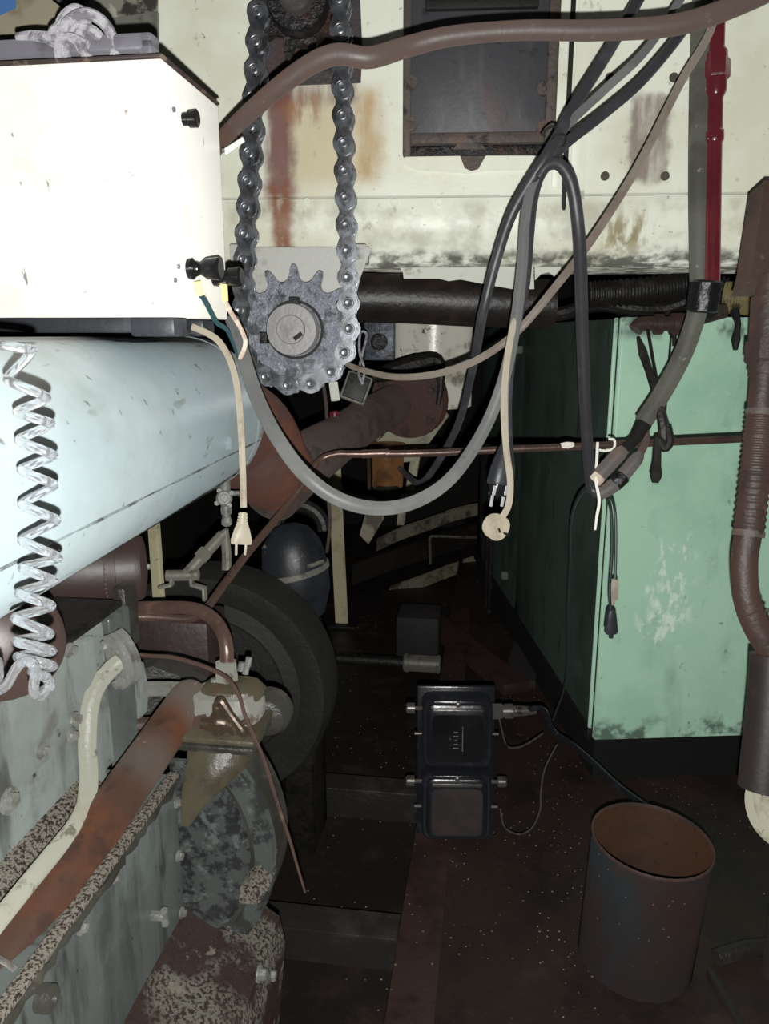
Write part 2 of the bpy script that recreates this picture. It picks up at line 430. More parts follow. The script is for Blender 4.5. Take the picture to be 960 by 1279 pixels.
chain = thing('roller_chain', 'oily black and grey roller chain running round both sprockets in front of the cream casing', 'chain', lowc - Z * r1)
def plate(mb, L_, hgt, off, th):
    ol = []; n = 10; wst = hgt * .60
    for sg in (1, -1):
        for i in range(n + 1):
            a = -2.1 + 4.2 * i / n
            ol.append(V((sg * (L_ / 2 + hgt * math.cos(a)), sg * hgt * math.sin(a), 0)))
        ol.append(V((0, sg * wst, 0)))
    mb.prism([V((p.x, p.y, off)) for p in ol], V((0, 0, th)))
def link_mesh(outer):
    mb = MB(); rp = pitch * .42
    if outer:
        plate(mb, pitch, rp, .019, .005); plate(mb, pitch, rp, -.024, .005)
    else:
        plate(mb, pitch, rp * .94, .013, .005); plate(mb, pitch, rp * .94, -.018, .005)
        for e in (-pitch / 2, pitch / 2):
            mb.lathe(V((e, 0, -.012)), Z, [(0, pitch * .29), (.024, pitch * .29)], 14)
    return mb
def pin_mesh():
    mb = MB()
    mb.lathe(V((0, 0, -.028)), Z, [(0, pitch * .25), (.0515, pitch * .25), (.0525, pitch * .235), (.0515, pitch * .19), (.055, pitch * .18), (.0575, pitch * .165), (.0585, pitch * .12), (.0575, pitch * .06)], 14)
    return mb
src = {}
for k in range(nl):
    a_, b_ = pins[k], pins[(k + 1) % nl]; X = (b_ - a_).normalized(); ZN = NC; Y = ZN.cross(X).normalized()
    outer = k % 2 == 0
    if outer not in src:
        o = src[outer] = obj('outer_link' if outer else 'inner_link', link_mesh(outer), M['chain'], None)
    else:
        o = src[outer].copy(); COL.objects.link(o)
    if 'pin' not in src:
        q = src['pin'] = obj('pin', pin_mesh(), M['pin'], None)
    else:
        q = src['pin'].copy(); COL.objects.link(q)
    Mx = Matrix((X, Y, ZN)).transposed().to_4x4(); Mx.translation = (a_ + b_) / 2 - chain.location
    o.parent = chain; o.matrix_basis = Mx
    Mq = Mx.copy(); Mq.translation = a_ - chain.location
    q.parent = chain; q.matrix_basis = Mq
# ------------------------------------------------------------------ room shell
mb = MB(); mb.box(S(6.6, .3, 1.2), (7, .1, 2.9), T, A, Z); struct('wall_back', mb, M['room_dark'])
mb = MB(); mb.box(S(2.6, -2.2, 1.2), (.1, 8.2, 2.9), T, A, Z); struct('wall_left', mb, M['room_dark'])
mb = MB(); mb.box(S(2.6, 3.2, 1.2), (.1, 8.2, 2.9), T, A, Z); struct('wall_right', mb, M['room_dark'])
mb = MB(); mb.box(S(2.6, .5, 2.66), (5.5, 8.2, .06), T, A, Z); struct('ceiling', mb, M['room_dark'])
# bilge and floor plates
M['floor'] = mat('oil_soaked_floor_plate', L(36, 27, 24), .5, .0, layers=[
    dict(c=L(24, 20, 19), s=3.5, lo=.45, hi=.68, a=.9, r=.35), dict(c=L(46, 32, 27), s=8, lo=.55, hi=.72, a=.6, r=.7),
    dict(c=L(150, 138, 128), s=52, vor=1, lo=.06, hi=.14, thin=2.5, a=.9)], bump=.5, bscale=55)
M['bilge'] = mat('wet_black_bilge', L(26, 22, 20), .38, layers=[dict(c=L(44, 34, 28), s=6, lo=.5, hi=.7, a=.8, r=.6), dict(c=L(140, 130, 120), s=30, vor=1, lo=.05, hi=.12, thin=2.5, a=.8)], bump=.6, bscale=40)
tE = att(480, 1279, 0).dot(T) if False else atz(482, 1265, 0).dot(T)
mb = MB()
mb.box(S(2.7, (tE + 3.15) / 2, -.02), (3.15 - tE, 7.8, .04), T, A, Z, .004)
struct('floor', mb, M['floor'])
mb = MB(); mb.box(S(2.7, (tE - 2.15) / 2, -.17), (tE + 2.15, 7.8, .04), T, A, Z)
struct('floor_bilge', mb, M['bilge'])
M['strip'] = mat('rust_brown_strip', L(44, 30, 26), .6, layers=[dict(c=L(32, 24, 22), s=7, lo=.48, hi=.68, a=.8, r=.35), dict(c=L(130, 116, 104), s=32, vor=1, lo=.05, hi=.12, thin=2.5, a=.7)], bump=.35)
mb = MB(); mb.box(S(2.3, tE + .055, .003), (.11, 3.8, .006), T, A, Z, .002)
struct('trim_1', mb, M['strip'])
# ------------------------------------------------------------------ long tank on the left
AK, TK = axes(6.3)
M['tank'] = mat('pale_blue_tank_paint', L(112, 123, 126), .38, layers=[
    dict(c=L(124, 133, 134), s=2.5, lo=.45, hi=.65, a=.7), dict(c=L(100, 108, 104), s=5, lo=.5, hi=.72, a=.5),
    dict(c=L(62, 64, 56), s=30, lo=.64, hi=.70, a=.8), dict(c=L(84, 90, 86), s=22, lo=.61, hi=.68, a=.7, st=(1, .25, 1))], bump=.12, bscale=18)
M['seam'] = mat('grimy_weld_seam', L(96, 105, 107), .5, layers=[dict(c=L(60, 62, 60), s=20, lo=.45, hi=.6)], bump=.6, bscale=80)
Rt = .170; Dt = Rt / .2647
tk = lambda s, t, z: AK * s + TK * t + Z * z
t0, zt0 = -Dt * math.cos(R(15.65)), 1.5 - Dt * math.sin(R(15.65))
s_end = 1.68
tank = thing('storage_tank', 'long pale blue cylindrical tank under the white box on the left', 'tank', tk(1.0, t0, zt0 - Rt))
mb = MB(); mb.lathe(tk(-.35, t0, zt0), AK, [(0, Rt * .9), (.02, Rt), (s_end + .33, Rt), (s_end + .35, Rt * .97), (s_end + .355, Rt * .8)], 72)
obj('tank_shell', mb, M['tank'], tank)
mb = MB(); ang = R(18)                   # lap seam along the flank
mb.tube([tk(-.3, t0, zt0) + (TK * math.cos(ang) - Z * math.sin(ang)) * (Rt - .0006 + .0008 * (math.sin(i * 2.1) + math.sin(i * .7))) + AK * (i * (s_end + .26) / 60) for i in range(61)], .0022, 6)
obj('weld_seam', mb, M['seam'], tank)
mb = MB(); c = tk(1.40, t0, zt0) + (TK * math.cos(R(9)) - Z * math.sin(R(9))) * Rt
mb.lathe(c - TK * .004, TK, [(0, .013), (.008, .012), (.010, .008)], 18); obj('plug_boss', mb, M['tank'], tank)
mb = MB(); mb.lathe(tk(s_end - .075, t0, zt0), AK, [(0, Rt), (.003, Rt + .0012), (.010, Rt + .0012), (.013, Rt)], 72, False)
obj('end_bead', mb, M['tank'], tank)
# drain cock under the far end of the tank
M['cast'] = mat('grey_cast_metal', L(100, 101, 97), .5, .3, layers=[dict(c=L(70, 68, 62), s=30, lo=.48, hi=.66, a=.8), dict(c=L(136, 136, 130), s=44, lo=.6, hi=.7)], bump=.4)
dv = 1.64
v0 = P(281, 606, dv)
cock = thing('drain_cock', 'grey cast drain cock hanging under the far end of the pale blue tank', 'valve', P(281, 655, dv))
kk = dv / F
mb = MB(); mb.lathe(v0 + Z * .022, -Z, [(-.03, .012), (0, .012), (.0, .017), (.008, .017), (.010, .012), (.02, .011), (.05, .011), (.06, .009), (.075, .012), (.085, .011)], 18); obj('body', mb, M['cast'], cock)
vf = (EYE - v0).normalized()
mb = MB(); mb.lathe(P(280, 622, dv) - vf * .012, vf, [(0, .017), (.02, .017), (.024, .013)], 18); mb.hexnut(P(280, 622, dv) + vf * .010, vf, .010, .008); obj('cap', mb, M['cast'], cock)
for a in (0, 1, 2, 3):
    q = P(280, 622, dv) + RGT * .019 * math.cos(a * 1.57 + .6) + UPV * .019 * math.sin(a * 1.57 + .6)
    mb = MB(); mb.hexnut(q, vf, .006, .010); obj('nut', mb, M['cast'], cock)
mb = MB(); mb.loft(P(282, 632, dv - .012), -Z, RGT, [(0, .007, .006, 2), (.018, .008, .006, 2.4), (.034, .011, .007, 2.6), (.040, .011, .007, 2.6), (.044, .006, .005, 2)], 16); obj('handle', mb, M['cast'], cock)
mb = MB(); mb.tube(px((290, 616, dv), (306, 616, dv + .01)), .0055, 10); obj('spindle', mb, M['cast'], cock)
# ------------------------------------------------------------------ white electrical box on the tank
M['box'] = mat('white_box_enamel', L(197, 196, 190), .35, layers=[dict(c=L(188, 178, 158), s=6, lo=.52, hi=.72, a=.6), dict(c=L(110, 80, 66), s=24, lo=.66, hi=.70, a=.8), dict(c=L(90, 90, 90), s=34, lo=.67, hi=.70, a=.8, st=(1, 1, .4))], bump=.05)
M['box_edge'] = mat('chipped_brown_edge', L(46, 36, 33), .6, layers=[dict(c=L(90, 76, 66), s=30, lo=.52, hi=.62)])
M['rubber'] = mat('black_rubber', L(34, 36, 40), .45, layers=[dict(c=L(58, 60, 66), s=10, lo=.5, hi=.7, a=.6)], bump=.1)
M['bakelite'] = mat('black_bakelite', L(22, 21, 22), .22, spec=.6)
M['alu'] = mat('dull_aluminium', L(132, 130, 138), .38, .55, layers=[dict(c=L(100, 98, 104), s=14, lo=.5, hi=.7)], bump=.1)
dB = 1.20
AX, TX = axes(7.6)
b0 = P(221, 396, dB); tB = b0.dot(TX)
hB = 330 * dB / F * 1.0
bt = att(285, 400, tB, TX); depB = (bt - b0).dot(AX)
top = att(207, 68, tB, TX); zB = b0.z; hB = hit(213, 68, b0, V((0, -1, 0))).z - zB
wB = .62
cB = b0 - TX * wB / 2 + AX * depB / 2
ebox = thing('electrical_box', 'white enamelled electrical box with chipped edges standing on the pale blue tank', 'electrical box', V((cB.x, cB.y, zB - .03)))
mb = MB(); mb.box(cB + Z * (hB / 2 - .002), (wB, depB, hB - .004), TX, AX, Z, .005, 3); obj('box_body', mb, M['box'], ebox)
mb = MB(); mb.box(cB + Z * (hB - .001), (wB + .003, depB + .003, .005), TX, AX, Z, .0015); obj('box_lid', mb, M['box_edge'], ebox, 'brown chipped rim of the lid')
mb = MB(); mb.box(cB - Z * .012 - TX * .02, (wB - .05, depB - .02, .024), TX, AX, Z, .003); obj('base_strip', mb, M['rubber'], ebox, 'black base strip')
for (tt, ss) in ((-.045, .035), (-.06, depB - .04), (-wB + .06, .035), (-wB + .06, depB - .04)):
    mb = MB(); mb.box(b0 + TX * tt + AX * ss - Z * .015, (.075, .06, .030), TX, AX, Z, .006); obj('rubber_foot', mb, M['rubber'], ebox)
# carrying handle
def bx(x, y, dd=dB): return P(x, y, dd)
hz = zB + hB
h0 = hit(181, 55, b0 + AX * .05, V((0, -1, 0)))
hx1 = h0.dot(TX); yy = .055
hp = lambda t_, z_: AX * (b0.dot(AX) + yy) + TX * t_ + Z * z_
mb = MB(); hh = .040; tR = tB - .03
for (ta, tb_, za, zb_) in ((tR - .022, tR, hz, hz + hh), (tR - .40, tR - .378, hz, hz + hh), (tR - .40, tR, hz + hh - .020, hz + hh + .006)):
    mb.box(hp((ta + tb_) / 2, (za + zb_) / 2), (tb_ - ta, .030, zb_ - za), TX, AX, Z, .006, 3)
obj('carry_handle', mb, M['alu'], ebox, 'grey metal carrying handle on top')
# binding posts
def post(x, y, sc, lab):
    o = att(x, y, tB, TX); n = TX
    mb = MB(); mb.lathe(o - n * .002, n, [(0, .016 * sc), (.009 * sc, .017 * sc), (.012 * sc, .013 * sc), (.020 * sc, .010 * sc)], 22); p = obj('terminal_post', mb, M['bakelite'], ebox, lab)
    mb = MB(); mb.lathe(o + n * .020 * sc, n, [(0, .010 * sc), (.004 * sc, .012 * sc), (.010 * sc, .0165 * sc), (.030 * sc, .018 * sc), (.034 * sc, .015 * sc)], 12); obj('terminal_cap', mb, M['bakelite'], p)
    mb = MB(); mb.tube([o - AX * .022 * sc - Z * .0 + n * .010, o + AX * .03 + n * .010], .0018, 6); obj('terminal_pin', mb, M['alu'], p)
    return o
p1 = post(236, 336, 1.0, None); p2 = post(267, 346, .95, None)
o = att(229, 149, tB, TX)
mb = MB(); mb.lathe(o, TX, [(0, .010), (.008, .010), (.010, .013), (.022, .013), (.024, .010)], 14); obj('fuse_cap', mb, M['bakelite'], ebox, 'small black fuse cap')
for (x, y) in ((216, 137), (222, 333), (278, 188), (218, 350)):
    mb = MB(); mb.lathe(att(x, y, tB, TX), TX, [(0, .004), (.003, .0035)], 10); obj('screw', mb, M['alu'], ebox)
# rope knotted on the handle
M['rope'] = mat('grey_white_rope', L(150, 148, 152), .8, layers=[dict(c=L(100, 98, 104), s=60, lo=.45, hi=.62)], bump=.8, bscale=200)
mb = MB()
k0 = hp(tR - .118, hz + hh - .004)
for pts in (((-.045, -.02, .000), (-.03, -.03, .015), (0, -.025, .02), (.03, -.02, .01), (.035, .0, -.018), (.03, -.02, -.035)),
            ((-.03, -.02, -.045), (-.028, -.028, -.01), (-.02, -.03, .025), (.0, -.02, .045), (.015, -.02, .03), (.005, -.03, .0), (.02, -.03, -.03), (.022, -.02, -.045)),
            ((-.015, -.022, -.045), (-.02, -.03, -.01), (-.01, -.035, .02), (.02, -.03, .035), (.045, -.02, .022), (.055, -.015, -.01), (.05, -.02, -.04)),
            ((-.10, -.015, .012), (-.07, -.02, .012), (-.035, -.03, .005), (0, -.035, .0), (.02, -.035, -.01))):
    mb.tube(sm([k0 + TX * a_ + AX * (b_ + .008) + Z * (c_ + .0) for a_, b_, c_ in pts], 6), .0085, 8)
single('rope', mb, M['rope'], 'knotted grey rope tied round the handle of the white electrical box', 'rope')
# things behind the box, top left
M['mottle'] = mat('peeling_mottled_paint', L(128, 128, 116), .7, layers=[dict(c=L(52, 46, 42), s=12, lo=.48, hi=.56), dict(c=L(170, 168, 156), s=16, lo=.56, hi=.62, a=.8)], bump=.4)
mb = MB(); mb.prism([cas(x, y, .02) for x, y in ((60, -60), (194, -60), (194, 62), (60, 62))], NC * -.02)
single('mottled_plate', mb, M['mottle'], 'mottled plate with peeling paint on the casing above the white box', 'plate')
M['greyboard'] = mat('grey_stained_board', L(112, 112, 104), .6, layers=[dict(c=L(80, 78, 70), s=12, lo=.5, hi=.66)])
mb = MB(); mb.prism([cas(x, y, .035) for x, y in ((90, 30), (196, 14), (196, 64), (90, 64))], NC * -.012)
single('grey_board', mb, M['greyboard'], 'grey stained board edge just above the far end of the box handle', 'board')
M['beige'] = mat('beige_sheet', L(132, 126, 108), .6, layers=[dict(c=L(100, 92, 76), s=8, lo=.48, hi=.68)], bump=.1)
mb = MB(); mb.prism(px((-60, -290, 1.52), (20, -290, 1.52), (62, -2, 1.52), (118, 42, 1.52), (120, 75, 1.52), (-60, 75, 1.52)), AC * .012)
single('beige_sheet', mb, M['beige'], 'sloping beige sheet behind the rope knot above the white box', 'sheet')
M['blue'] = mat('blue_cloth', L(56, 92, 140), .9, layers=[dict(c=L(36, 62, 104), s=14, lo=.45, hi=.65)], bump=.5)
mb = MB(); rr = []
for i in range(9):
    x = -80 + i * 12.5
    rr.append([P(x, y, 1.44 + .012 * math.sin(i * 1.4 + y * .1)) for y in (-280, -100, -25, 5, 22 - max(0, i - 6) * 6)] + [P(x, y, 1.452 + .012 * math.sin(i * 1.4 + y * .1)) for y in (22 - max(0, i - 6) * 6, 5, -25, -100, -280)])
mb.rings(rr); single('blue_cloth', mb, M['blue'], 'folded blue cloth in the top left corner above the rope', 'cloth')
# ------------------------------------------------------------------ box leads
M['wire_green'] = mat('dark_green_wire', L(36, 62, 66), .4)
M['wire_white'] = mat('yellowed_white_flex', L(142, 135, 120), .5, layers=[dict(c=L(122, 112, 96), s=20, lo=.5, hi=.7)])
M['wire_brown'] = mat('pinkish_brown_wire', L(158, 136, 124), .5, layers=[dict(c=L(190, 178, 160), s=25, lo=.45, hi=.6)])
M['yellow'] = mat('pale_yellow_sleeve', L(222, 206, 140), .5)
def att2(x, y, off): return att(x, y, tB + off, TX)
gw = thing('terminal_wire', 'dark green wire hanging from the nearer black terminal of the white box', 'wire', P(298, 448, 1.4))
mb = MB(); mb.tube(sm([att2(250, 368, .018)] + [att2(257, 378, .022), att2(270, 402, .024), att2(283, 412, .024), P(292, 432, 1.41), P(297, 447, 1.43)]), [.0042, .0042, .004, .003, .002], 8); obj('wire', mb, M['wire_green'], gw)
mb = MB(); mb.tube([att2(246, 352, .016), att2(250, 369, .018)], .0058, 10); obj('sleeve', mb, M['yellow'], gw, 'pale yellow sleeve')
bw = thing('terminal_wire', 'pinkish brown wire hanging from the farther black terminal of the white box', 'wire', P(300, 448, 1.43))
mb = MB(); mb.tube(sm([att2(281, 376, .016), att2(288, 390, .02), P(299, 408, 1.42), P(306, 425, 1.42), P(304, 438, 1.425), P(299, 448, 1.432)]), .0042, 8); obj('wire', mb, M['wire_brown'], bw)
mb = MB(); mb.tube([att2(280, 356, .014), att2(281, 376, .016)], .0055, 10); obj('sleeve', mb, M['yellow'], bw, 'pale yellow sleeve')
# white mains lead with a flat two pin plug
dP = 1.34
def europlug(name, label, tip, up, side, sc, mbody, mpin, grp=None):
    t = thing(name, label, 'plug', tip - up * .02 * sc)
    mb = MB(); mb.loft(tip, up, side, [(0, .0165, .0065, 3), (.001, .018, .0075, 3.5), (.008, .0185, .009, 3.5), (.014, .0165, .0095, 3), (.026, .0135, .009, 2.6), (.034, .0105, .008, 2.2), (.036, .009, .0075, 2)] if sc == 1 else [], 24)
    obj('plug_body', mb, mbody, t)
    mb = MB()
    for i in range(4):
        mb.loft(tip + up * (.036 + i * .005), up, side, [(0, .0098 - i * .0006, .008 - i * .0005, 2), (.0034, .0098 - i * .0006, .008 - i * .0005, 2), (.0036, .0075 - i * .0005, .006, 2), (.005, .0075 - i * .0005, .006, 2)], 16)
    obj('strain_relief', mb, mbody, t)
    for s_ in (-1, 1):
        mb = MB(); mb.tube([tip + side * .0085 * s_, tip - up * .017 + side * .0078 * s_, tip - up * .019 + side * .0078 * s_], [.0022, .0022, .0012], 10); obj('pin', mb, mpin, t)
    return t
lead = sm(px((240, 408, 1.36), (262, 418, 1.36), (276, 430, 1.355), (289, 455, 1.35), (297, 490, 1.345), (301, 540, 1.34), (303, 590, dP), (304, 634, dP)))
mb = MB(); mb.tube(lead, .0058, 10)
single('mains_lead', mb, M['wire_white'], 'yellowed white mains lead hanging from under the white box over the tank', 'cable')
europlug('mains_plug', 'yellowed white flat two pin plug hanging below the pale blue tank', P(301, 680, dP), (UPV + RGT * .06).normalized(), (RGT + FWD * .45).normalized(), 1, M['wire_white'], M['wire_white'])
# ------------------------------------------------------------------ clear coiled hose
M['clear'] = mat('clear_plastic_tube', L(236, 238, 242), .06, trans=.96, ior=1.28, spec=.7)
dc = .70; k = dc / F
ctr = [(12, 425), (30, 452), (36, 478), (40, 500), (46, 530), (46, 560), (47, 600), (48, 640), (50, 680), (50, 714), (47, 742), (44, 770), (42, 790), (46, 810), (46, 828), (48, 845)]
# turn crossings measured down the hose: (x of the left bend, y) (x of the right bend, y)
bends = [(-6, 430), (40, 437), (10, 474), (58, 497), (22, 515), (63, 529), (24, 550), (66, 569), (27, 587), (67, 606), (28, 630), (70, 650), (28, 675), (72, 697), (28, 709), (66, 726), (24, 741), (64, 757), (19, 772), (62, 792), (20, 801), (65, 813), (22, 820), (66, 832), (40, 838), (60, 848)]
pts = []
for i in range(len(bends) - 1):
    (x, y), (x2, y2) = bends[i], bends[i + 1]
    for q in range(6):
        f = q / 6; e = (1 - math.cos(math.pi * f)) / 2
        pts.append(P(x + (x2 - x) * e, y + (y2 - y) * (f * .55 + e * .45), dc + (-1 if i % 2 == 0 else 1) * .017 * math.sin(math.pi * f)))
pts += px((62, 858, dc - .01), (48, 870, dc), (42, 862, dc - .02), (44, 838, dc - .03), (36, 826, dc - .03), (22, 832, dc - .02), (8, 856, dc), (-4, 862, dc + .01), (-2, 845, dc + .02), (-4, 825, dc + .02), (-20, 820, dc))
mb = MB(); mb.tube(sm(pts, 3), 6.2 * k, 12)
single('coiled_hose', mb, M['clear'], 'clear plastic coiled hose hanging in front of the pale blue tank at far left', 'hose')
# ------------------------------------------------------------------ green cabinet
AQ, TQ = axes(-3.5)
GRN = L(178, 212, 190)
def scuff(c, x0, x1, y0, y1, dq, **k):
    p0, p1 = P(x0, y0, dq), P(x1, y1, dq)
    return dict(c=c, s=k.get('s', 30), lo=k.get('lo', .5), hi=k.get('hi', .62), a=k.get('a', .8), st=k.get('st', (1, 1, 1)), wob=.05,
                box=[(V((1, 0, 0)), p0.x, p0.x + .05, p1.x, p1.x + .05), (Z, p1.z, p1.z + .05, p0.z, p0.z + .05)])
dG = 2.60
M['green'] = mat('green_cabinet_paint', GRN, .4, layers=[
    dict(c=L(160, 198, 174), s=2.5, lo=.42, hi=.66, a=.8), dict(c=L(138, 172, 152), s=7, lo=.52, hi=.72, a=.6, st=(1, 1, .4)), dict(c=L(190, 216, 200), s=40, lo=.55, hi=.7, a=.4), dict(c=L(70, 92, 78), s=24, lo=.66, hi=.74, a=.6), dict(c=L(40, 50, 44), s=90, lo=.70, hi=.74, a=.8),
    scuff(L(222, 234, 224), 800, 850, 655, 770, dG, lo=.52, hi=.60, st=(1, 1, .5)), scuff(L(222, 234, 224), 785, 840, 715, 800, dG, lo=.53, hi=.6, st=(1, 1, .6)), scuff(L(190, 212, 198), 840, 890, 680, 730, dG, lo=.57, hi=.64),
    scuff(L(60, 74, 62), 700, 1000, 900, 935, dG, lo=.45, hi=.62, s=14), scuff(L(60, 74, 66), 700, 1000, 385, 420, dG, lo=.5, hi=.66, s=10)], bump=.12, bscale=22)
M['green_shaded'] = mat('grimy_green_paint', L(46, 57, 51), .5, layers=[dict(c=L(33, 42, 37), s=3, lo=.42, hi=.62, a=.8, st=(1, 1, .5)), dict(c=L(48, 66, 57), s=5, lo=.55, hi=.7, a=.7), dict(c=L(26, 30, 28), s=16, lo=.58, hi=.7, a=.7, st=(1, 1, .3))], bump=.15)  # shaded copy of the cabinet green: dark base for shade, grime streaks over
M['plinth'] = mat('black_plinth', L(16, 15, 15), .6, bump=.2)
g0 = P(737, 925, dG)
g1 = hit(775, 396, g0, V((0, -1, 0)))
zG0, zG1 = g0.z, g1.z
wG, dpG = 1.15, 2.2
qp = lambda t, s, z: V((g0.x, g0.y, 0)) + TQ * t + AQ * s + Z * z
cab = thing('electrical_cabinet', 'tall green steel cabinet with a scuffed front standing on a black plinth at right', 'cabinet', qp(wG / 2, dpG / 2, 0))
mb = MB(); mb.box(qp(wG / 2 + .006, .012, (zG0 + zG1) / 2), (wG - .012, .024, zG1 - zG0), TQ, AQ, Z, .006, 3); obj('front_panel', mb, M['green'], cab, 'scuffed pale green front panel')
mb = MB(); mb.box(qp(.012, dpG * .26 + .012, (zG0 + zG1) / 2), (.022, dpG * .52 - .03, zG1 - zG0 - .01), TQ, AQ, Z, .003); obj('side_panel', mb, M['green_shaded'], cab, 'dark green side panel with shade painted into its green')
mb = MB(); mb.box(qp(.015, dpG * .76, (zG0 + zG1) / 2), (.022, dpG * .475, zG1 - zG0 - .03), TQ, AQ, Z, .003); obj('side_panel', mb, M['green_shaded'], cab, 'dark green side panel with shade painted into its green')
mb = MB(); mb.box(qp(wG / 2 + .02, dpG / 2 + .02, (zG0 + zG1) / 2), (wG - .06, dpG - .06, zG1 - zG0 - .02), TQ, AQ, Z); obj('cabinet_body', mb, M['green_shaded'], cab)
mb = MB(); mb.box(qp(-.001, .014, (zG0 + zG1) / 2), (.010, .014, zG1 - zG0 - .004), TQ, AQ, Z, .003); obj('corner_highlight_strip', mb, M['green'], cab, 'pale strip for the corner highlight of the front panel')  # pale strip in the front paint, standing in for the edge highlight
mb = MB(); mb.box(qp(wG / 2 + .01, dpG / 2 + .01, zG0 / 2), (wG - .03, dpG - .03, zG0), TQ, AQ, Z); obj('plinth', mb, M['plinth'], cab, 'black plinth')
mb = MB(); mb.box(qp(-.004, dpG / 2, zG0 + .02), (.016, dpG, .045), TQ, AQ, Z, .003); obj('kick_strip', mb, M['plinth'], cab, 'black strip along the foot of the side')
M['tab'] = mat('pale_grey_tab', L(96, 104, 98), .5)
for (x, y) in ((651, 437), (633, 719)):
    q = hit(x, y, qp(0, 0, 0), TQ); mb = MB(); mb.box(q - TQ * .012, (.03, .035, .035), TQ, AQ, Z, .004); obj('hinge_tab', mb, M['tab'], cab)
mb = MB()
q1 = hit(617, 560, qp(-.03, 0, 0), TQ); q2 = hit(614, 772, qp(-.03, 0, 0), TQ)
for off in (0, .09):
    mb = MB(); a_ = q1 + AQ * off; mb.tube([a_, V((a_.x, a_.y, q2.z)) ], .014, 10); obj('conduit', mb, M['oily_black'], cab)
M['filter_dark'] = mat('dark_brown_sleeve', L(38, 33, 32), .5, layers=[dict(c=L(54, 42, 38), s=8, lo=.5, hi=.66, a=.7)], bump=.1)
# ------------------------------------------------------------------ pipes at right
M['redpaint'] = mat('dark_red_gloss_paint', L(88, 31, 38), .25, coat=.3, layers=[dict(c=L(72, 22, 28), s=8, lo=.45, hi=.65, a=.7), dict(c=L(60, 30, 30), s=40, lo=.66, hi=.73)], bump=.12)
M['conduit'] = mat('grey_rubber_conduit', L(84, 84, 76), .65, layers=[dict(c=L(62, 62, 55), s=7, lo=.45, hi=.66, a=.8), dict(c=L(150, 146, 134), s=50, lo=.64, hi=.72, a=.6)], bump=.2)
M['redbrown'] = mat('rust_red_pipe_paint', L(60, 45, 40), .5, layers=[dict(c=L(44, 36, 34), s=8, lo=.46, hi=.64, a=.8), dict(c=L(100, 76, 66), s=30, lo=.64, hi=.72, a=.6)], bump=.3)
M['tape'] = mat('black_insulating_tape', L(22, 22, 24), .22, bump=.4, bscale=50)
dR = 1.72; kR = dR / F
rp = thing('red_pipe', 'glossy dark red vertical pipe with painted couplings in front of the cream casing', 'pipe', P(889, 372, dR))
mb = MB(); mb.tube(sm(px((898, -60, dR), (895, 60, dR), (892, 180, dR), (889, 372, dR))), 9.2 * kR, 18); obj('pipe_run', mb, M['redpaint'], rp)
dn = (P(889, 372, dR) - P(895, 60, dR)).normalized()
mb = MB(); mb.lathe(P(895, 62, dR), dn, [(0, 9.5 * kR), (6 * kR, 13 * kR), (22 * kR, 13.5 * kR)], 18); mb.hexnut(P(894.5, 78, dR), dn, 16.5 * kR, 22 * kR); mb.lathe(P(894, 101, dR), dn, [(0, 13 * kR), (14 * kR, 12.5 * kR), (20 * kR, 9.5 * kR)], 18); obj('union_nut', mb, M['redpaint'], rp)
mb = MB(); mb.lathe(P(892, 164, dR), dn, [(0, 9.5 * kR), (3 * kR, 11.5 * kR), (11 * kR, 11.5 * kR), (15 * kR, 9.5 * kR)], 18); obj('coupling', mb, M['redpaint'], rp)
q = P(884, 173, dR - .018); mb = MB(); mb.sphere(q, .005, 10); obj('paint_drip', mb, M['redpaint'], rp)
dC = 1.74
cd = sm(px((880, -60, dC), (876, 20, dC), (873, 120, dC), (872, 240, dC), (873, 330, dC + .02), (873, 372, dC + .04), (866, 405, dC + .06), (850, 448, dC + .08), (826, 492, dC + .09), (803, 527, dC + .10)), 8)
mb = MB(); mb.tube(cd, 12.0 * dC / F, 16)
single('grey_conduit', mb, M['conduit'], 'thick grey rubber conduit beside the red pipe, hanging down over the green cabinet', 'conduit')
mb = MB(); mb.lathe(P(882, 350, dR), (P(876, 388, dR + .02) - P(882, 350, dR)).normalized(), [(0, 17 * kR), (.004, 20 * kR), (.03, 19.5 * kR), (.066, 19 * kR), (.07, 16 * kR)], 20)
single('tape_wrap', mb, M['tape'], 'black tape wrapped round the red pipe and the grey conduit', 'tape')
# big rust red pipe at the right edge
dX = 1.52; kX = dX / F
bp = thing('rusty_downpipe', 'thick rust brown downpipe with ribbed sleeve and elbow at the right edge', 'pipe', P(958, 1000, dX))
mb = MB(); mb.prism(px((955, 225, dX), (1010, 225, dX), (1005, 358, dX), (933, 358, dX), (940, 330, dX)), FWD * .07); obj('pipe_housing', mb, M['redbrown'], bp, 'wide rust red housing at the top')
mb = MB(); mb.tube(sm(px((962, 345, dX), (957, 420, dX), (951, 500, dX), (944, 580, dX), (934, 665, dX), (929, 700, dX), (931, 742, dX), (942, 778, dX), (962, 812, dX), (985, 840, dX)), 8), 16 * kX, 20); obj('pipe_run', mb, M['redbrown'], bp)
def seg(name, pts, r, mt, par=None, n=20, lab=None, k=6):
    mb = MB(); mb.tube(sm(px(*pts), k), r, n); return obj(name, mb, mt, par, lab)
seg('collar', ((961, 372, dX), (958, 430, dX)), 22 * kX, M['redbrown'], bp)
dn2 = (P(955, 470, dX) - P(958, 430, dX)).normalized()
mb = MB(); mb.hexnut(P(958, 428, dX), dn2, 26 * kX, 28 * kX); obj('hex_nut', mb, M['redbrown'], bp)
seg('collar', ((956, 455, dX), (954.5, 470, dX)), 20 * kX, M['redbrown'], bp)
pts = sm(px((950, 518, dX), (944, 580, dX), (935, 664, dX)), 40); n_ = len(pts)
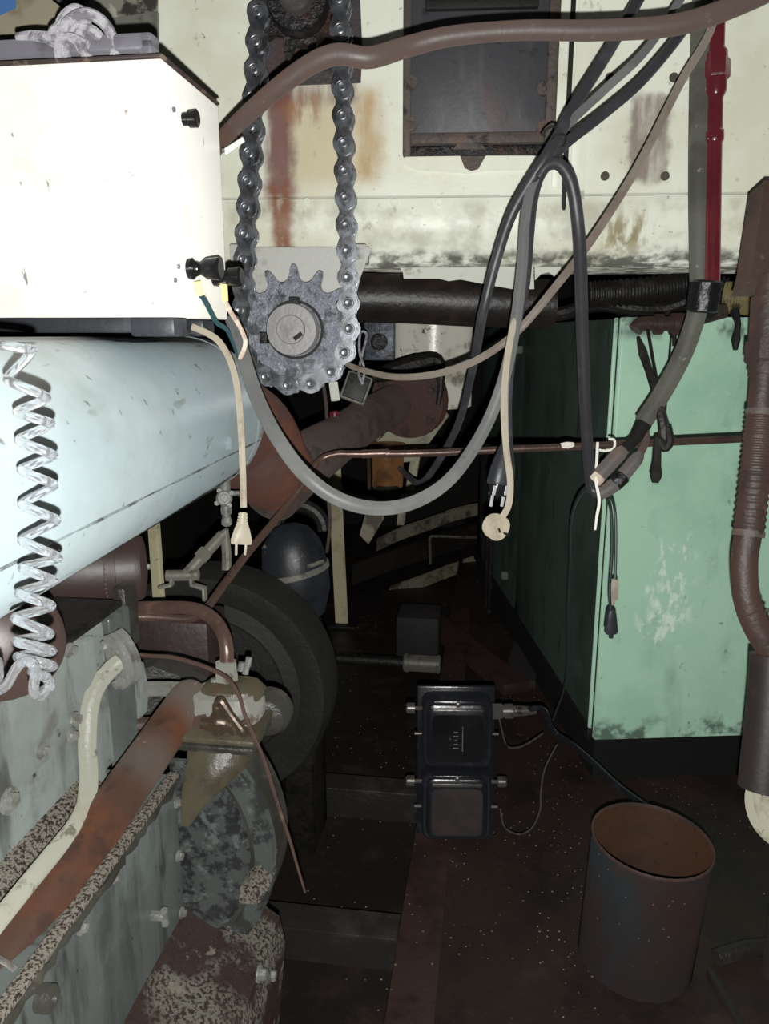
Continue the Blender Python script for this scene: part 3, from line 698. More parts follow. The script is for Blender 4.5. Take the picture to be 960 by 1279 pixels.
mb = MB(); mb.tube(pts, [(18.6 if (i % 4) < 2 else 17.2) * kX for i in range(n_)], 20); obj('ribbed_sleeve', mb, M['redbrown'], bp, 'ribbed brown sleeve')
for (a_, b_) in (((951, 512), (950, 520)), ((935, 662), (934, 670))):
    seg('sleeve_collar', ((a_[0], a_[1], dX), (b_[0], b_[1], dX)), 18.8 * kX, M['hatch_rim'], bp)
for y in (762, 770, 779):
    x = 935 + (y - 760) * .55
    mb = MB(); c = P(x, y, dX); dd_ = (P(x + 10, y + 17, dX) - c).normalized(); mb.lathe(c, dd_, [(-.002, 15.8 * kX), (0, 17.2 * kX), (.002, 15.8 * kX)], 20, False); obj('elbow_ring', mb, M['redbrown'], bp)
seg('lower_sleeve', ((966, 818, dX), (962, 880, dX), (951, 985, dX)), 28 * kX, M['filter_dark'], bp, 24, 'wide dark lower sleeve')
# round white lamp at the lower right edge
M['lampwhite'] = mat('dirty_white_enamel', L(170, 168, 150), .4, layers=[dict(c=L(110, 104, 88), s=10, lo=.5, hi=.68), dict(c=L(50, 44, 38), s=40, lo=.62, hi=.68)])
dL = 1.70; kL = dL / F
c = P(990, 1002, dL); ax_ = (EYE - c).normalized() * .55 - TQ * .45 + Z * .25
wl = thing('round_lamp', 'round dirty white bulkhead lamp cut off by the right edge below the downpipe', 'lamp', c - Z * 60 * kL)
mb = MB(); mb.lathe(c - ax_.normalized() * .03, ax_, [(0, 52 * kL), (.012, 60 * kL), (.03, 60 * kL), (.034, 52 * kL)], 40); obj('lamp_rim', mb, M['lampwhite'], wl)
mb = MB(); mb.lathe(c + ax_.normalized() * .002, ax_, [(0, 49 * kL), (.02, 44 * kL), (.035, 30 * kL), (.042, 8 * kL)], 36); obj('lamp_dome', mb, M['lampwhite'], wl)
q = c + RGT * .02 + FWD * .04
mb = MB(); mb.tube([q, V((q.x, q.y, .0))], .018, 12); obj('lamp_stand', mb, M['filter_dark'], wl)
# ------------------------------------------------------------------ hoses and fittings along the cabinet top
M['blackhose'] = mat('black_ribbed_hose', L(26, 24, 23), .45, layers=[dict(c=L(58, 52, 46), s=14, lo=.52, hi=.7, a=.7)], bump=.4)
def cable(name, pts, rpx, mt, label, cat='cable', n=10, k=6, group=None):
    d_ = sum(p[2] for p in pts) / len(pts)
    mb = MB(); mb.tube(sm(px(*pts), k), ([r_ * d_ / F for r_ in rpx] if isinstance(rpx, (list, tuple)) else rpx * d_ / F), n)
    return single(name, mb, mt, label, cat, group)
cable('black_hose', ((560, 398, 2.6), (640, 396, 2.6), (700, 392, 2.56), (745, 380, 2.5), (790, 386, 2.48), (830, 386, 2.48), (868, 372, 2.46)), 9, M['blackhose'], 'black hose lying along the front top edge of the green cabinet', 'hose')
pts = sm(px((735, 368, 2.45), (770, 366, 2.44), (815, 362, 2.43), (860, 356, 2.42), (905, 364, 2.4)), 22)
mb = MB(); mb.tube(pts, [(17 if i % 4 < 2 else 15) * 2.44 / F for i in range(len(pts))], 16)
single('ribbed_hose', mb, M['blackhose'], 'fat black ribbed hose over the cabinet, left of the taped red pipe', 'hose')
pts = sm(px((905, 372, 2.35), (922, 372, 2.33), (938, 374, 2.31)), 20)
M['yellowhose'] = mat('dirty_yellow_ribbed_hose', L(122, 112, 76), .5, layers=[dict(c=L(50, 46, 36), s=30, lo=.5, hi=.64)])
mb = MB(); mb.tube(pts, [(20 if i % 5 < 3 else 16) * 2.33 / F for i in range(len(pts))], 18)
single('ribbed_hose', mb, M['yellowhose'], 'short dirty yellow ribbed hose end between the red pipe and the downpipe', 'hose')
cable('black_rag', ((917, 388, 2.3), (921, 405, 2.28), (919, 420, 2.28), (918, 437, 2.28)), [6, 4, 4, 6, 3], M['black_gap'], 'black oily rag strip hanging below the yellow ribbed hose', 'rag', 8)
cable('black_rag', ((889, 384, 2.2), (878, 388, 2.2), (860, 378, 2.2)), [11, 14, 9], M['black_gap'], 'black rag bundle tucked behind the taped red pipe', 'rag', 10)
dF = 2.25; kF = dF / F
pf = thing('pipe_fitting', 'rusty red horizontal pipe with couplings along the top of the green cabinet', 'pipe', P(840, 410, dF))
seg('pipe_run', ((793, 412, dF), (800, 405, dF), (820, 404, dF), (850, 403, dF), (905, 388, dF)), 9 * kF, M['redbrown'], pf)
for (x, r_, w_) in ((822, 13, 9), (845, 14, 14)):
    mb = MB(); mb.lathe(P(x - w_ / 2, 405, dF), RGT, [(0, r_ * kF), (w_ * kF, r_ * kF)], 14); obj('coupling', mb, M['redbrown'], pf)
for (x, y0, y1, r_) in ((842, 412, 432, 3), (857, 400, 434, 5)):
    seg('stub', ((x, y0, dF), (x, y1, dF)), r_ * kF, M['black_gap'], pf, 8)
# ------------------------------------------------------------------ thin copper pipe across, with the tied connectors
M['copper'] = mat('tarnished_copper', L(86, 68, 61), .32, .5, layers=[dict(c=L(62, 48, 44), s=10, lo=.45, hi=.65, a=.8, r=.5), dict(c=L(112, 86, 74), s=22, lo=.58, hi=.7, a=.7)], bump=.1)
dT = 1.85
cp = thing('copper_pipe', 'thin tarnished copper pipe crossing before the green cabinet and bending down left', 'pipe', P(262, 757, 1.62))
tp = sm(px((975, 545, 1.80), (930, 548, dT), (800, 554, dT), (640, 561, dT), (530, 566, dT), (445, 567, dT), (422, 567, dT), (404, 572, dT), (392, 583, dT - .01), (378, 606, dT - .02), (350, 642, 1.80), (310, 690, 1.74), (280, 730, 1.66), (262, 755, 1.62), (250, 767, 1.60), (232, 773, 1.58), (195, 771, 1.55), (150, 770, 1.52)), 8)
mb = MB(); mb.tube(tp, .0088, 14); obj('pipe_run', mb, M['copper'], cp)
for (x0, x1, r_) in ((452, 484, .0105), (482, 486, .0118)):
    mb = MB(); mb.tube([P(x0, 567, dT), P(x1, 566, dT)], r_, 14); obj('pipe_sleeve', mb, M['copper'], cp)
M['whitechip'] = mat('white_paint_chip', L(200, 196, 186), .6)
mb = MB(); mb.tube(sm(px((700, 558, dT), (708, 557, dT), (716, 557, dT))), [.009, .0102, .009], 12); obj('paint_chip', mb, M['whitechip'], cp)
M['sleeve'] = mat('grey_rubber_sleeve', L(84, 80, 78), .55, layers=[dict(c=L(110, 86, 70), s=9, lo=.5, hi=.68, a=.8), dict(c=L(58, 56, 58), s=18, lo=.5, hi=.66, a=.7)], bump=.15)
dS = 1.78
def connector(pts, rs, label):
    t = thing('cable_connector', label, 'connector', P(pts[-1][0], pts[-1][1], dS))
    seg('sleeve', [(x, y, dS) for x, y in pts], [r_ * dS / F for r_ in rs], M['sleeve'], t, 16)
    return t
c1 = connector(((779, 561), (772, 568), (756, 585), (744, 598)), [7, 9, 9.5, 9.5, 9], 'upper of two grey sleeved cable connectors tied to the copper pipe')
mb = MB(); mb.lathe(P(747, 594, dS), (P(740, 602, dS) - P(747, 594, dS)), [(0, 9.8 * dS / F), (.006, 10.2 * dS / F), (.016, 9.8 * dS / F), (.018, 6 * dS / F)], 18); obj('end_cap', mb, M['wire_brown'], c1, 'pinkish brown end cap')
seg('tail', ((804, 530, dC + .10), (792, 550, dS + .03), (778, 562, dS)), [10 * dS / F, 7 * dS / F, 6.5 * dS / F], M['black_gap'], c1, 12)
c2 = connector(((800, 566), (794, 574), (775, 597), (762, 609), (748, 618)), [5, 8.5, 9, 9, 7.5], 'lower of two grey sleeved cable connectors tied to the copper pipe')
seg('tail', ((803, 530, dC + .10), (806, 550, dS + .04), (799, 567, dS)), [7 * dS / F, 5 * dS / F, 5 * dS / F], M['hatch_rim'], c2, 12)
mb = MB(); mb.lathe(P(778, 594, dS), (P(764, 609, dS) - P(778, 594, dS)), [(0, 9 * dS / F), (.003, 10.4 * dS / F), (.006, 10.2 * dS / F), (.03, 9.4 * dS / F)], 18); obj('sleeve_collar', mb, M['oily_black'], c2)
M['ziptie'] = mat('white_nylon_tie', L(214, 212, 204), .35)
mb = MB(); mb.tube(sm(px((746, 553, dT - .014), (745, 575, dS + .03), (744, 600, dS - .02), (748, 625, dS - .026), (745, 645, dS - .02), (743, 662, dS - .02))), [.0035] * 4 + [.0022], 8)
mb.tube(sm(px((748, 562, dT - .013), (756, 563, dT - .013), (766, 560, dT - .014), (767, 550, dT - .013), (760, 548, dT - .006))), .003, 8)
single('cable_tie', mb, M['ziptie'], 'white nylon cable tie holding the grey connectors on the copper pipe', 'cable tie')
# black rag ropes on the copper pipe
cable('oily_rope', ((797, 424, 2.0), (804, 446, 1.95), (812, 470, 1.9), (822, 505, 1.83), (829, 540, 1.815), (826, 556, 1.82)), [2.5, 6, 5, 5, 6, 7, 5], M['blackhose'], 'thick black oily rope slanting down the cabinet behind the conduit to the copper pipe', 'rope', 8)
cable('oily_rope', ((809, 414, 2.05), (817, 460, 1.95), (825, 500, 1.88), (836, 540, 1.84)), 2.2, M['blackhose'], 'thin dark cord left of the conduit from the red fitting to the copper pipe', 'cord', 8)
cable('oily_rope', ((838, 418, 2.05), (834, 470, 1.95), (830, 525, 1.88)), 1.3, M['blackhose'], 'hair thin dark cord right of the oily rope on the cabinet', 'cord', 6)
cable('black_rag', ((834, 535, 1.81), (836, 552, 1.806), (830, 560, 1.81), (822, 548, 1.815), (820, 575, 1.815), (819, 592, 1.81), (818, 603, 1.81)), [5, 6, 5, 6, 5, 5.5, 7.5, 4], M['black_gap'], 'black oily rag knotted on the copper pipe right of the connectors', 'rag', 8)
# small leads hanging below the connectors
M['lead'] = mat('dark_green_black_lead', L(28, 38, 36), .4)
ld = thing('test_lead', 'pair of dark leads with white and black clips hanging from the tied connectors', 'lead', P(766, 795, 1.8))
seg('lead', ((752, 616, 1.79), (762, 620, 1.79), (768, 640, 1.8), (769, 680, 1.8), (768, 726, 1.8)), .0032, M['lead'], ld, 8)
seg('lead', ((756, 618, 1.79), (763, 640, 1.8), (764, 690, 1.8), (761, 740, 1.8), (763, 766, 1.8)), .0036, M['lead'], ld, 8)
kS = 1.8 / F
mb = MB(); mb.loft(P(767, 724, 1.8), -Z, RGT, [(0, 4 * kS, 4 * kS, 2), (8 * kS, 5.5 * kS, 5 * kS, 3), (26 * kS, 6 * kS, 5 * kS, 3), (28 * kS, 3 * kS, 3 * kS, 2), (33 * kS, 3 * kS, 3 * kS, 2)], 16); obj('clip', mb, M['wire_white'], ld, 'white clip')
mb = MB(); mb.loft(P(763, 762, 1.8), (-Z + RGT * .06).normalized(), RGT, [(0, 4 * kS, 4 * kS, 2), (4 * kS, 6 * kS, 5 * kS, 3), (28 * kS, 8.5 * kS, 6 * kS, 3), (31 * kS, 7 * kS, 5 * kS, 3), (31.5 * kS, 3 * kS, 3 * kS, 2), (37 * kS, 3 * kS, 3 * kS, 2)], 16); obj('clip', mb, M['rubber'], ld, 'black clip')
cable('hanging_lead', ((737, 606, 1.80), (722, 622, 1.85), (713, 650, 1.95), (711, 700, 2.1), (708, 770, 2.3), (706, 850, 2.45), (690, 900, 2.5)), 1.5, M['lead'], 'thin black cord falling from the connectors along the cabinet side', 'cord', 8)
# ------------------------------------------------------------------ hanging cables
M['cable_black'] = mat('black_cable', L(43, 43, 46), .45, layers=[dict(c=L(60, 60, 64), s=10, lo=.48, hi=.68, a=.7)], bump=.05)
M['cable_grey'] = mat('grey_cable', L(84, 85, 84), .5, layers=[dict(c=L(98, 99, 97), s=9, lo=.46, hi=.66, a=.7), dict(c=L(64, 64, 64), s=40, lo=.6, hi=.7, a=.5)])
M['cable_tan'] = mat('tan_grey_cable', L(118, 110, 101), .5, layers=[dict(c=L(98, 86, 78), s=8, lo=.45, hi=.65, a=.8)])
M['brownhose'] = mat('brown_rubber_hose', L(72, 60, 56), .5, layers=[dict(c=L(78, 60, 49), s=5, lo=.48, hi=.66, a=.8), dict(c=L(60, 50, 50), s=9, lo=.5, hi=.7, a=.8), dict(c=L(104, 90, 82), s=40, lo=.64, hi=.72, a=.5)], bump=.08)
dK = 1.46
cable('grey_cable', ((868, -30, 1.55), (810, 58, dK), (757, 110, dK), (705, 160, dK), (681, 200, dK), (663, 235, dK), (655, 280, dK), (652, 330, dK), (644, 400, dK), (630, 470, dK), (605, 535, dK), (565, 595, dK - .02), (520, 626, dK - .05), (470, 635, dK - .08), (420, 622, dK - .1), (378, 590, dK - .1), (345, 545, 1.40), (322, 500, 1.42), (308, 460, 1.44), (298, 425, 1.47), (290, 400, 1.5)), [5.5, 5.5, 6, 7, 8, 8.5, 9, 9, 9], M['cable_grey'], 'thick grey cable swinging in the widest low loop towards the white box', n=14)
cable('black_cable', ((808, -20, 1.55), (765, 55, dK + .02), (715, 135, dK + .01), (698, 168, dK - .012), (676, 205, dK - .015), (640, 265, dK + .03), (618, 330, dK + .06), (602, 395, dK + .1), (596, 430, dK + .2), (588, 470, dK + .4), (572, 530, 2.0), (545, 580, 2.1), (525, 603, 2.2), (508, 594, 2.45), (492, 575, 2.9), (480, 550, 3.05)), [6, 6, 5.5, 5, 5, 4.5, 5], M['cable_black'], 'black cable looping left of the tied bunch into the dark behind the copper pipe', n=12)
cable('black_cable', ((862, 20, 1.52), (848, 45, dK + .03), (800, 102, dK + .02), (750, 145, dK + .02), (705, 180, dK + .015), (676, 215, dK + .015), (665, 250, dK + .015), (660, 300, dK + .01), (655, 360, dK + .01), (642, 420, dK + .02), (634, 490, dK + .02), (634, 545, dK + .03)), [6.5, 6.5, 7, 6, 5.5], M['cable_black'], 'black cable running straight down from the bunch to the black plug', n=12)
cable('black_cable', ((672, 222, dK - .012), (684, 206, dK - .018), (700, 207, dK - .015), (714, 232, dK), (722, 285, dK + .03), (725, 340, dK + .08), (727, 420, dK + .16), (731, 520, dK + .25), (737, 600, 1.79), (742, 614, 1.795), (752, 617, 1.80)), [6, 6.5, 7, 7.5, 8, 8, 8, 7.5, 6.5], M['cable_black'], 'black cable arching right of the bunch and dropping to the tied connectors', n=12)
cable('tan_cable', ((900, -20, 1.60), (886, 40, 1.60), (850, 103, 1.6), (795, 210, 1.6), (738, 300, 1.6), (692, 360, 1.6), (645, 415, 1.62), (595, 450, 1.66), (545, 467, 1.72), (495, 471, 1.8), (455, 463, 1.9), (434, 455, 2.0), (425, 445, 2.05)), [4.5, 5, 5, 4.5, 4.5, 4, 4], M['cable_tan'], 'thin tan cable crossing diagonally over the casing and sagging behind the grey loop', n=10)
cable('white_cable', ((658, 300, dK + .03), (652, 360, dK + .01), (636, 430, dK - .012), (629, 500, dK - .012), (632, 560, dK - .012), (637, 600, dK - .012), (635, 630, dK - .012), (626, 648, dK - .01)), 4.2, M['wire_white'], 'white cable dropping behind the grey loop to the round white plug', n=10)
mb = MB(); mb.tube(sm([P(690, 172, dK - .03), P(697, 168, dK - .035), P(706, 170, dK - .025), P(703, 182, dK - .0), P(690, 182, dK - .0)], 6, True), .0022, 6, closed=True)
mb.tube(sm(px((700, 163, dK - .02), (690, 158, dK), (680, 163, dK + .1), (676, 168, dK + .2))), .0025, 6)
single('binding_wire', mb, M['black_gap'], 'black binding wire tying the bunch of cables beside the hatch', 'wire')
# schuko plug
kk = (dK + .03) / F; c = P(624, 606, dK + .03); up_ = (P(634, 548, dK + .03) - c).normalized(); sd = (RGT + FWD * .3).normalized()
t = thing('mains_plug', 'black rubber mains plug with two bright pins hanging before the dark cabinet side', 'plug', P(627, 634, dK + .03))
mb = MB(); mb.loft(c, up_, sd, [(0, 15 * kk, 13 * kk, 3), (3 * kk, 16 * kk, 14 * kk, 3), (22 * kk, 15 * kk, 13 * kk, 2.4), (40 * kk, 11 * kk, 10 * kk, 2), (56 * kk, 6.5 * kk, 6.5 * kk, 2), (62 * kk, 6 * kk, 6 * kk, 2)], 24); obj('plug_body', mb, M['rubber'], t)
mb = MB(); mb.loft(c, -up_, sd, [(0, 12.5 * kk, 12 * kk, 4), (13 * kk, 12 * kk, 11.5 * kk, 4), (14 * kk, 11 * kk, 11 * kk, 4)], 24); obj('plug_face', mb, M['bakelite'], t)
M['bright'] = mat('bright_plated_metal', L(200, 200, 205), .25, .6)
for s_ in (-1, 1):
    mb = MB(); mb.tube([c - up_ * 13 * kk + sd * s_ * 7.5 * kk, c - up_ * 27 * kk + sd * s_ * 7.5 * kk], 2.0 * kk, 10); obj('pin', mb, M['bright'], t)
    mb = MB(); mb.box(c - up_ * 7 * kk + sd * s_ * 8 * kk - FWD * 11.5 * kk, (4 * kk, 3 * kk, 12 * kk), sd, FWD, up_, .0006); obj('earth_clip', mb, M['bright'], t)
# round white plug
kk = dK / F; c = P(616, 656, dK); ax_ = (P(634, 667, dK - .03) - c).normalized()
t = thing('mains_plug', 'round white mains plug hanging with its face turned to the viewer', 'plug', P(618, 676, dK))
mb = MB(); mb.lathe(c - ax_ * .012, ax_, [(0, 11 * kk), (.004, 14 * kk), (.012, 16 * kk), (.030, 16 * kk), (.033, 15 * kk), (.0335, 5 * kk)], 32); obj('plug_body', mb, M['wire_white'], t)
f_ = c + ax_ * .0215; u_ = (RGT - ax_ * RGT.dot(ax_)).normalized(); w_ = ax_.cross(u_)
mb = MB(); mb.box(f_ - u_ * .004 + w_ * 0, (.004, .012, .002), (u_ + w_ * .5).normalized(), (w_ - u_ * .5).normalized(), None, .0005); obj('slot', mb, M['black_gap'], t)
mb = MB(); mb.tube([f_ + u_ * .008 - UPV * .008, f_ + u_ * .008 - UPV * .008 + ax_ * .014], .0024, 10); obj('pin', mb, M['oily_black'], t)
# brown hose across the top
dH = 1.25
cable('brown_hose', ((262, 196, 1.50), (283, 168, 1.42), (330, 124, 1.30), (382, 84, dH), (420, 68, dH - .02), (462, 72, dH - .02), (510, 58, dH), (565, 45, dH), (650, 38, dH), (740, 38, dH), (830, 33, dH), (890, 18, dH), (965, -14, dH), (1040, -60, dH)), [10.5, 11, 11.5, 12, 12, 12, 11.5, 11, 11.5, 12, 12.5, 12.5, 13], M['brownhose'], 'thick brown rubber hose sweeping across the whole top over chain and hatch', 'hose', 18, 8)
mb = MB(); mb.tube(px((280, 190, 1.40), (304, 174, 1.40)), [.0052, .0042], 8)
single('white_tube', mb, M['ziptie'], 'short white plastic tube end beside the brown hose behind the box', 'tube')
# ------------------------------------------------------------------ engine at lower left
M['engine'] = mat('grey_engine_paint', L(92, 97, 94), .38, layers=[
    dict(c=L(34, 33, 30), s=16, lo=.53, hi=.63, a=.75, st=(1, 1, .18)),
    dict(c=L(74, 80, 79), s=4, lo=.42, hi=.66, a=.7), dict(c=L(106, 114, 112), s=3, lo=.5, hi=.7, a=.6), dict(c=L(44, 44, 40), s=9, lo=.5, hi=.68, a=.8, st=(1, 1, .25)), dict(c=L(60, 58, 52), s=5, lo=.52, hi=.66, a=.7),
    dict(c=L(30, 28, 26), s=28, lo=.63, hi=.70, a=.9)], bump=.2, bscale=25)
M['crank'] = mat('oil_streaked_grey_paint', L(62, 66, 64), .36, layers=[dict(c=L(34, 34, 32), s=18, lo=.5, hi=.66, a=.7, st=(1, 1, .12)), dict(c=L(48, 52, 51), s=5, lo=.42, hi=.66, a=.8, st=(1, 1, .2)), dict(c=L(80, 86, 84), s=3, lo=.52, hi=.7, a=.6), dict(c=L(30, 29, 27), s=14, lo=.56, hi=.68, a=.8, st=(1, 1, .3)), dict(c=L(22, 21, 20), s=40, lo=.65, hi=.7)], bump=.15, bscale=25)
M['speckled'] = mat('speckled_flaking_paint', L(88, 84, 77), .4, layers=[dict(c=L(34, 28, 26), s=170, lo=.5, hi=.56, a=.95, r=.25), dict(c=L(22, 18, 17), s=300, lo=.55, hi=.6, a=.9, r=.3)], bump=.5, bscale=50)
M['engine_dark'] = mat('oily_engine_metal', L(46, 45, 41), .4, .1, layers=[dict(c=L(34, 32, 28), s=10, lo=.44, hi=.6, a=.9), dict(c=L(64, 60, 52), s=16, lo=.58, hi=.7, a=.6)], bump=.4)
M['rustpipe'] = mat('rusty_copper_brown_pipe', L(66, 45, 38), .45, .15, layers=[dict(c=L(76, 46, 35), s=5, lo=.46, hi=.66, a=.7), dict(c=L(56, 44, 41), s=9, lo=.5, hi=.68, a=.7), dict(c=L(110, 98, 88), s=34, lo=.66, hi=.71, a=.8)], bump=.12)
M['greyend'] = mat('grey_dust_coat', L(66, 62, 60), .7, layers=[dict(c=L(66, 50, 44), s=10, lo=.52, hi=.66, a=.8)], bump=.1)
t1, t2, zl, zt1, zf = -.66, -.537, .74, 1.02, .42
sU, sLo = 1.243, 1.165
eng = thing('diesel_engine', 'large grey painted engine with bolted side covers at lower left under the tank', 'engine', S(.6, -.7, -.15))
mb = MB(); mb.box(S((sU - .6) / 2, t1 - .22, (zl + zt1) / 2), (.44, sU + .6, zt1 - zl), T, A, Z, .012, 3); obj('cylinder_block', mb, M['engine'], eng)
mb = MB(); mb.box(S((sLo - .6) / 2, t2 - .35, (zf + zl) / 2 - .02), (.70, sLo + .6, zl - zf + .04), T, A, Z, .01, 3); obj('crankcase', mb, M['crank'], eng)
# raised cover plate on the upper block: lower edge along (0,985)-(75,930), right edge at x~95
pa = att(97, 860, t1); sc_ = pa.dot(A); z_a = att(60, 945, t1).z
mb = MB(); mb.box(S((sc_ - .6) / 2 - .02, t1 + .004, (z_a + zt1) / 2 - .002), (.016, sc_ + .56, zt1 - z_a - .012), T, A, Z, .004); obj('side_cover', mb, M['engine'], eng)
mb = MB(); mb.box(S(sc_ + .020, t1 + .008, (zl + zt1) / 2), (.022, .030, zt1 - zl - .01), T, A, Z, .005); obj('cover_rib', mb, M['engine'], eng)
def ebolt(pp, ax, r=.007, h=.010):
    mb = MB(); mb.bolt(pp, ax, r, h); return obj('bolt', mb, M['cast'], eng)
for (x, y) in ((50, 938), (86, 812), (92, 898), (88, 918), (10, 1000)):
    q = att(x, y, t1 + .011); ebolt(q, T, .008 if x != 10 else .013, .012)
# weld-splattered fillet between block and ledge
mb = MB(); mb.prism([S(-.6, t1 - .01, zl + .05), S(-.6, t1 + .015, zl + .035), S(-.6, t1 + .055, zl - .004), S(-.6, t1 - .01, zl - .01)], A * (sc_ + .6)); obj('fillet_flange', mb, M['speckled'], eng, 'speckled flaking flange between block and crankcase')
# ledge lip with ragged gasket
mb = MB(); mb.box(S((sLo - .6) / 2, t2 + .000, zl + .004), (.020, sLo + .58, .012), T, A, Z, .004); obj('ledge_rail', mb, M['speckled'], eng)
mb = MB(); pts = []
rnd = random.Random(3)
for i in range(120):
    pts.append(S(-.55 + i * (sLo + .53) / 119, t2 + .010 + rnd.uniform(-.003, .003), zl - .004 + rnd.uniform(-.004, .003)))
mb.tube(pts, [.004 + .003 * rnd.random() for _ in pts], 6); obj('gasket_bead', mb, M['engine_dark'], eng, 'ragged dark gasket bead')
for (x, y) in ((220, 1002), (222, 1069), (226, 1140), (100, 1158), (140, 1095), (55, 1242)):
    q = att(x, y, t2 + .001); ebolt(q, T, .007, .010)
q = att(190, 1143, t2)
mb = MB(); mb.tube([q, q + T * .022], .008, 12); mb.tube([q + T * .022 + Z * .014, q + T * .022 - Z * .016], .006, 10); obj('latch_handle', mb, M['cast'], eng, 'small T shaped handle')
# foot flange
mb = MB(); prof = [(t2 - .02, zf + .06), (t2 + .012, zf + .03), (t2 + .05, zf + .004), (t2 + .11, zf - .012), (t2 + .150, zf - .04), (t2 + .160, zf - .10), (t2 + .12, -.1), (t2 - .02, -.1)]
mb.prism([S(-.6, a_, b_) for a_, b_ in prof], A * 1.86); M['foot'] = mat('speckled_rusty_foot', L(80, 77, 70), .35, layers=[dict(c=L(34, 28, 26), s=150, lo=.48, hi=.55, a=.95, r=.2), dict(c=L(38, 28, 26), s=7, lo=.4, hi=.52, a=.95, r=.25), dict(c=L(96, 90, 82), s=26, lo=.62, hi=.68, a=.8)], bump=.5, bscale=50)
obj('foot_flange', mb, M['foot'], eng, 'speckled flaking foot flange with dark rust spots')
for (x, y) in ((322, 1216), (334, 1218)):
    q = att(x, y, t2 + .150); ebolt(q, T, .010, .016)
mb = MB(); mb.box(S(.62, t2 + .16, -.05), (.10, .05, .02), T, A, Z, .004)
# flywheel housing
ch = S(1.20, -.658, .572)
M['house'] = mat('grimy_grey_housing', L(54, 58, 56), .38, layers=[dict(c=L(28, 28, 28), s=20, lo=.48, hi=.6, a=.85), dict(c=L(78, 82, 80), s=34, lo=.58, hi=.68, a=.6)], bump=.35)
def clip_house(mb):                      # the housing ends flat at its left and top
    for v in mb.v:
        t_ = v.dot(T)
        if t_ < -.55: v += T * (-.55 - t_)
        if v.z > .765: v.z = .765
mb = MB(); mb.lathe(ch - A * .02, A, [(.0, .283), (.008, .289), (.10, .289), (.11, .27)], 80); clip_house(mb); obj('bell_housing', mb, M['engine_dark'], eng)
mb = MB(); mb.lathe(ch - A * .022, A, [(.004, .252), (-.004, .255), (-.006, .262), (-.006, .278), (-.002, .288), (.02, .290)], 80, False); clip_house(mb); obj('housing_rim', mb, M['house'], eng, 'raised rim of the round housing')
M['mottled'] = mat('black_mottled_grey_cover', L(50, 53, 51), .4, layers=[dict(c=L(22, 22, 24), s=40, lo=.46, hi=.58, a=.9), dict(c=L(74, 80, 78), s=30, lo=.55, hi=.66, a=.7)], bump=.35, bscale=35)
mb = MB(); mb.lathe(ch - A * .034, A, [(.0, .235), (.012, .245), (.02, .246)], 80); clip_house(mb); obj('housing_cover', mb, M['mottled'], eng, 'black mottled round cover')
mb = MB(); mb.prism([hit(x, y, ch - A * .06, A) for x, y in ((300, 1108), (318, 1095), (334, 1112), (322, 1130), (298, 1128))], A * .06); obj('foot_lug', mb, M['speckled'], eng)
# bracket under the pump with its flange
M['olive'] = mat('oily_olive_bracket', L(60, 56, 44), .4, layers=[dict(c=L(38, 34, 28), s=7, lo=.45, hi=.64, a=.8), dict(c=L(68, 50, 38), s=12, lo=.55, hi=.68, a=.6)], bump=.3)
dW = 1.36
mb = MB(); rr = []
for y, cx_, r_ in ((934, 271, 46), (948, 270, 45), (962, 265, 40), (985, 252, 27), (1003, 242, 16), (1028, 233, 7)):
    c_ = P(cx_, y, dW) + A * (.045 * max(0, (1000 - y) / 66)); q_ = r_ * dW / F
    rr.append([c_ + T * q_ * math.cos(i * math.pi / 12) + A * q_ * 1.0 * math.sin(i * math.pi / 12) for i in range(24)])
mb.rings(rr); obj('bracket', mb, M['olive'], eng, 'oily olive funnel shaped bracket under the pump')
mb = MB(); mb.box(P(273, 920, dW) + A * .045, (.142, .13, .012), T, A, Z, .005); obj('bracket_flange', mb, M['olive'], eng)
mb = MB(); mb.box(P(273, 932, dW) + A * .045, (.134, .12, .014), T, A, Z, .004); obj('bracket_flange', mb, M['engine_dark'], eng)
# column beside the flange (end of the block)
mb = MB(); mb.box(S(sU - .03, t1 + .004, (zl + zt1) / 2 - .01), (.022, .075, zt1 - zl + .02), T, A, Z, .006, 3); obj('end_column', mb, M['crank'], eng)
mb = MB(); mb.box(P(158, 768, 1.44), (.026, .05, .12), T, A, Z, .006); obj('end_column', mb, M['engine_dark'], eng)
mb = MB(); mb.box(P(120, 802, 1.42), (.09, .04, .08), T, A, Z, .006); obj('end_column', mb, M['engine_dark'], eng)
# -------------- pump with copper connections
pw = thing('fuel_pump', 'grey white pump body with brown top plate and nuts on the engine bracket', 'pump', P(285, 912, 1.42))
M['pumpwhite'] = mat('dirty_white_cast', L(100, 100, 94), .5, layers=[dict(c=L(66, 54, 46), s=26, lo=.55, hi=.66, a=.9), dict(c=L(116, 115, 109), s=8, lo=.52, hi=.68, a=.6)], bump=.3)
dM = 1.44; kM = dM / F
mb = MB(); mb.loft(P(284, 912, dM), Z, T, [(0, 46 * kM, .05, 3.5), (.058, 46 * kM, .05, 3.5), (.064, 42 * kM, .046, 3.5), (.080, 38 * kM, .042, 3)], 28); obj('pump_body', mb, M['pumpwhite'], pw)
mb = MB(); mb.loft(P(290, 866, dM), Z, T, [(0, 40 * kM, .045, 3), (.006, 41 * kM, .046, 3), (.018, 34 * kM, .040, 3), (.022, 24 * kM, .03, 2.4)], 24); obj('top_plate', mb, M['olive'], pw, 'oily brown top plate')
mb = MB(); c = P(333, 893, dM + .03); mb.lathe(c + A * .03, -A, [(0, 30 * kM), (.03, 30 * kM), (.045, 24 * kM), (.052, 10 * kM)], 24); obj('side_cap', mb, M['engine_dark'], pw)
mb = MB(); mb.hexnut(P(283, 848, dM - .02), Z, 15 * kM, .016); obj('hex_nut', mb, M['pumpwhite'], pw)
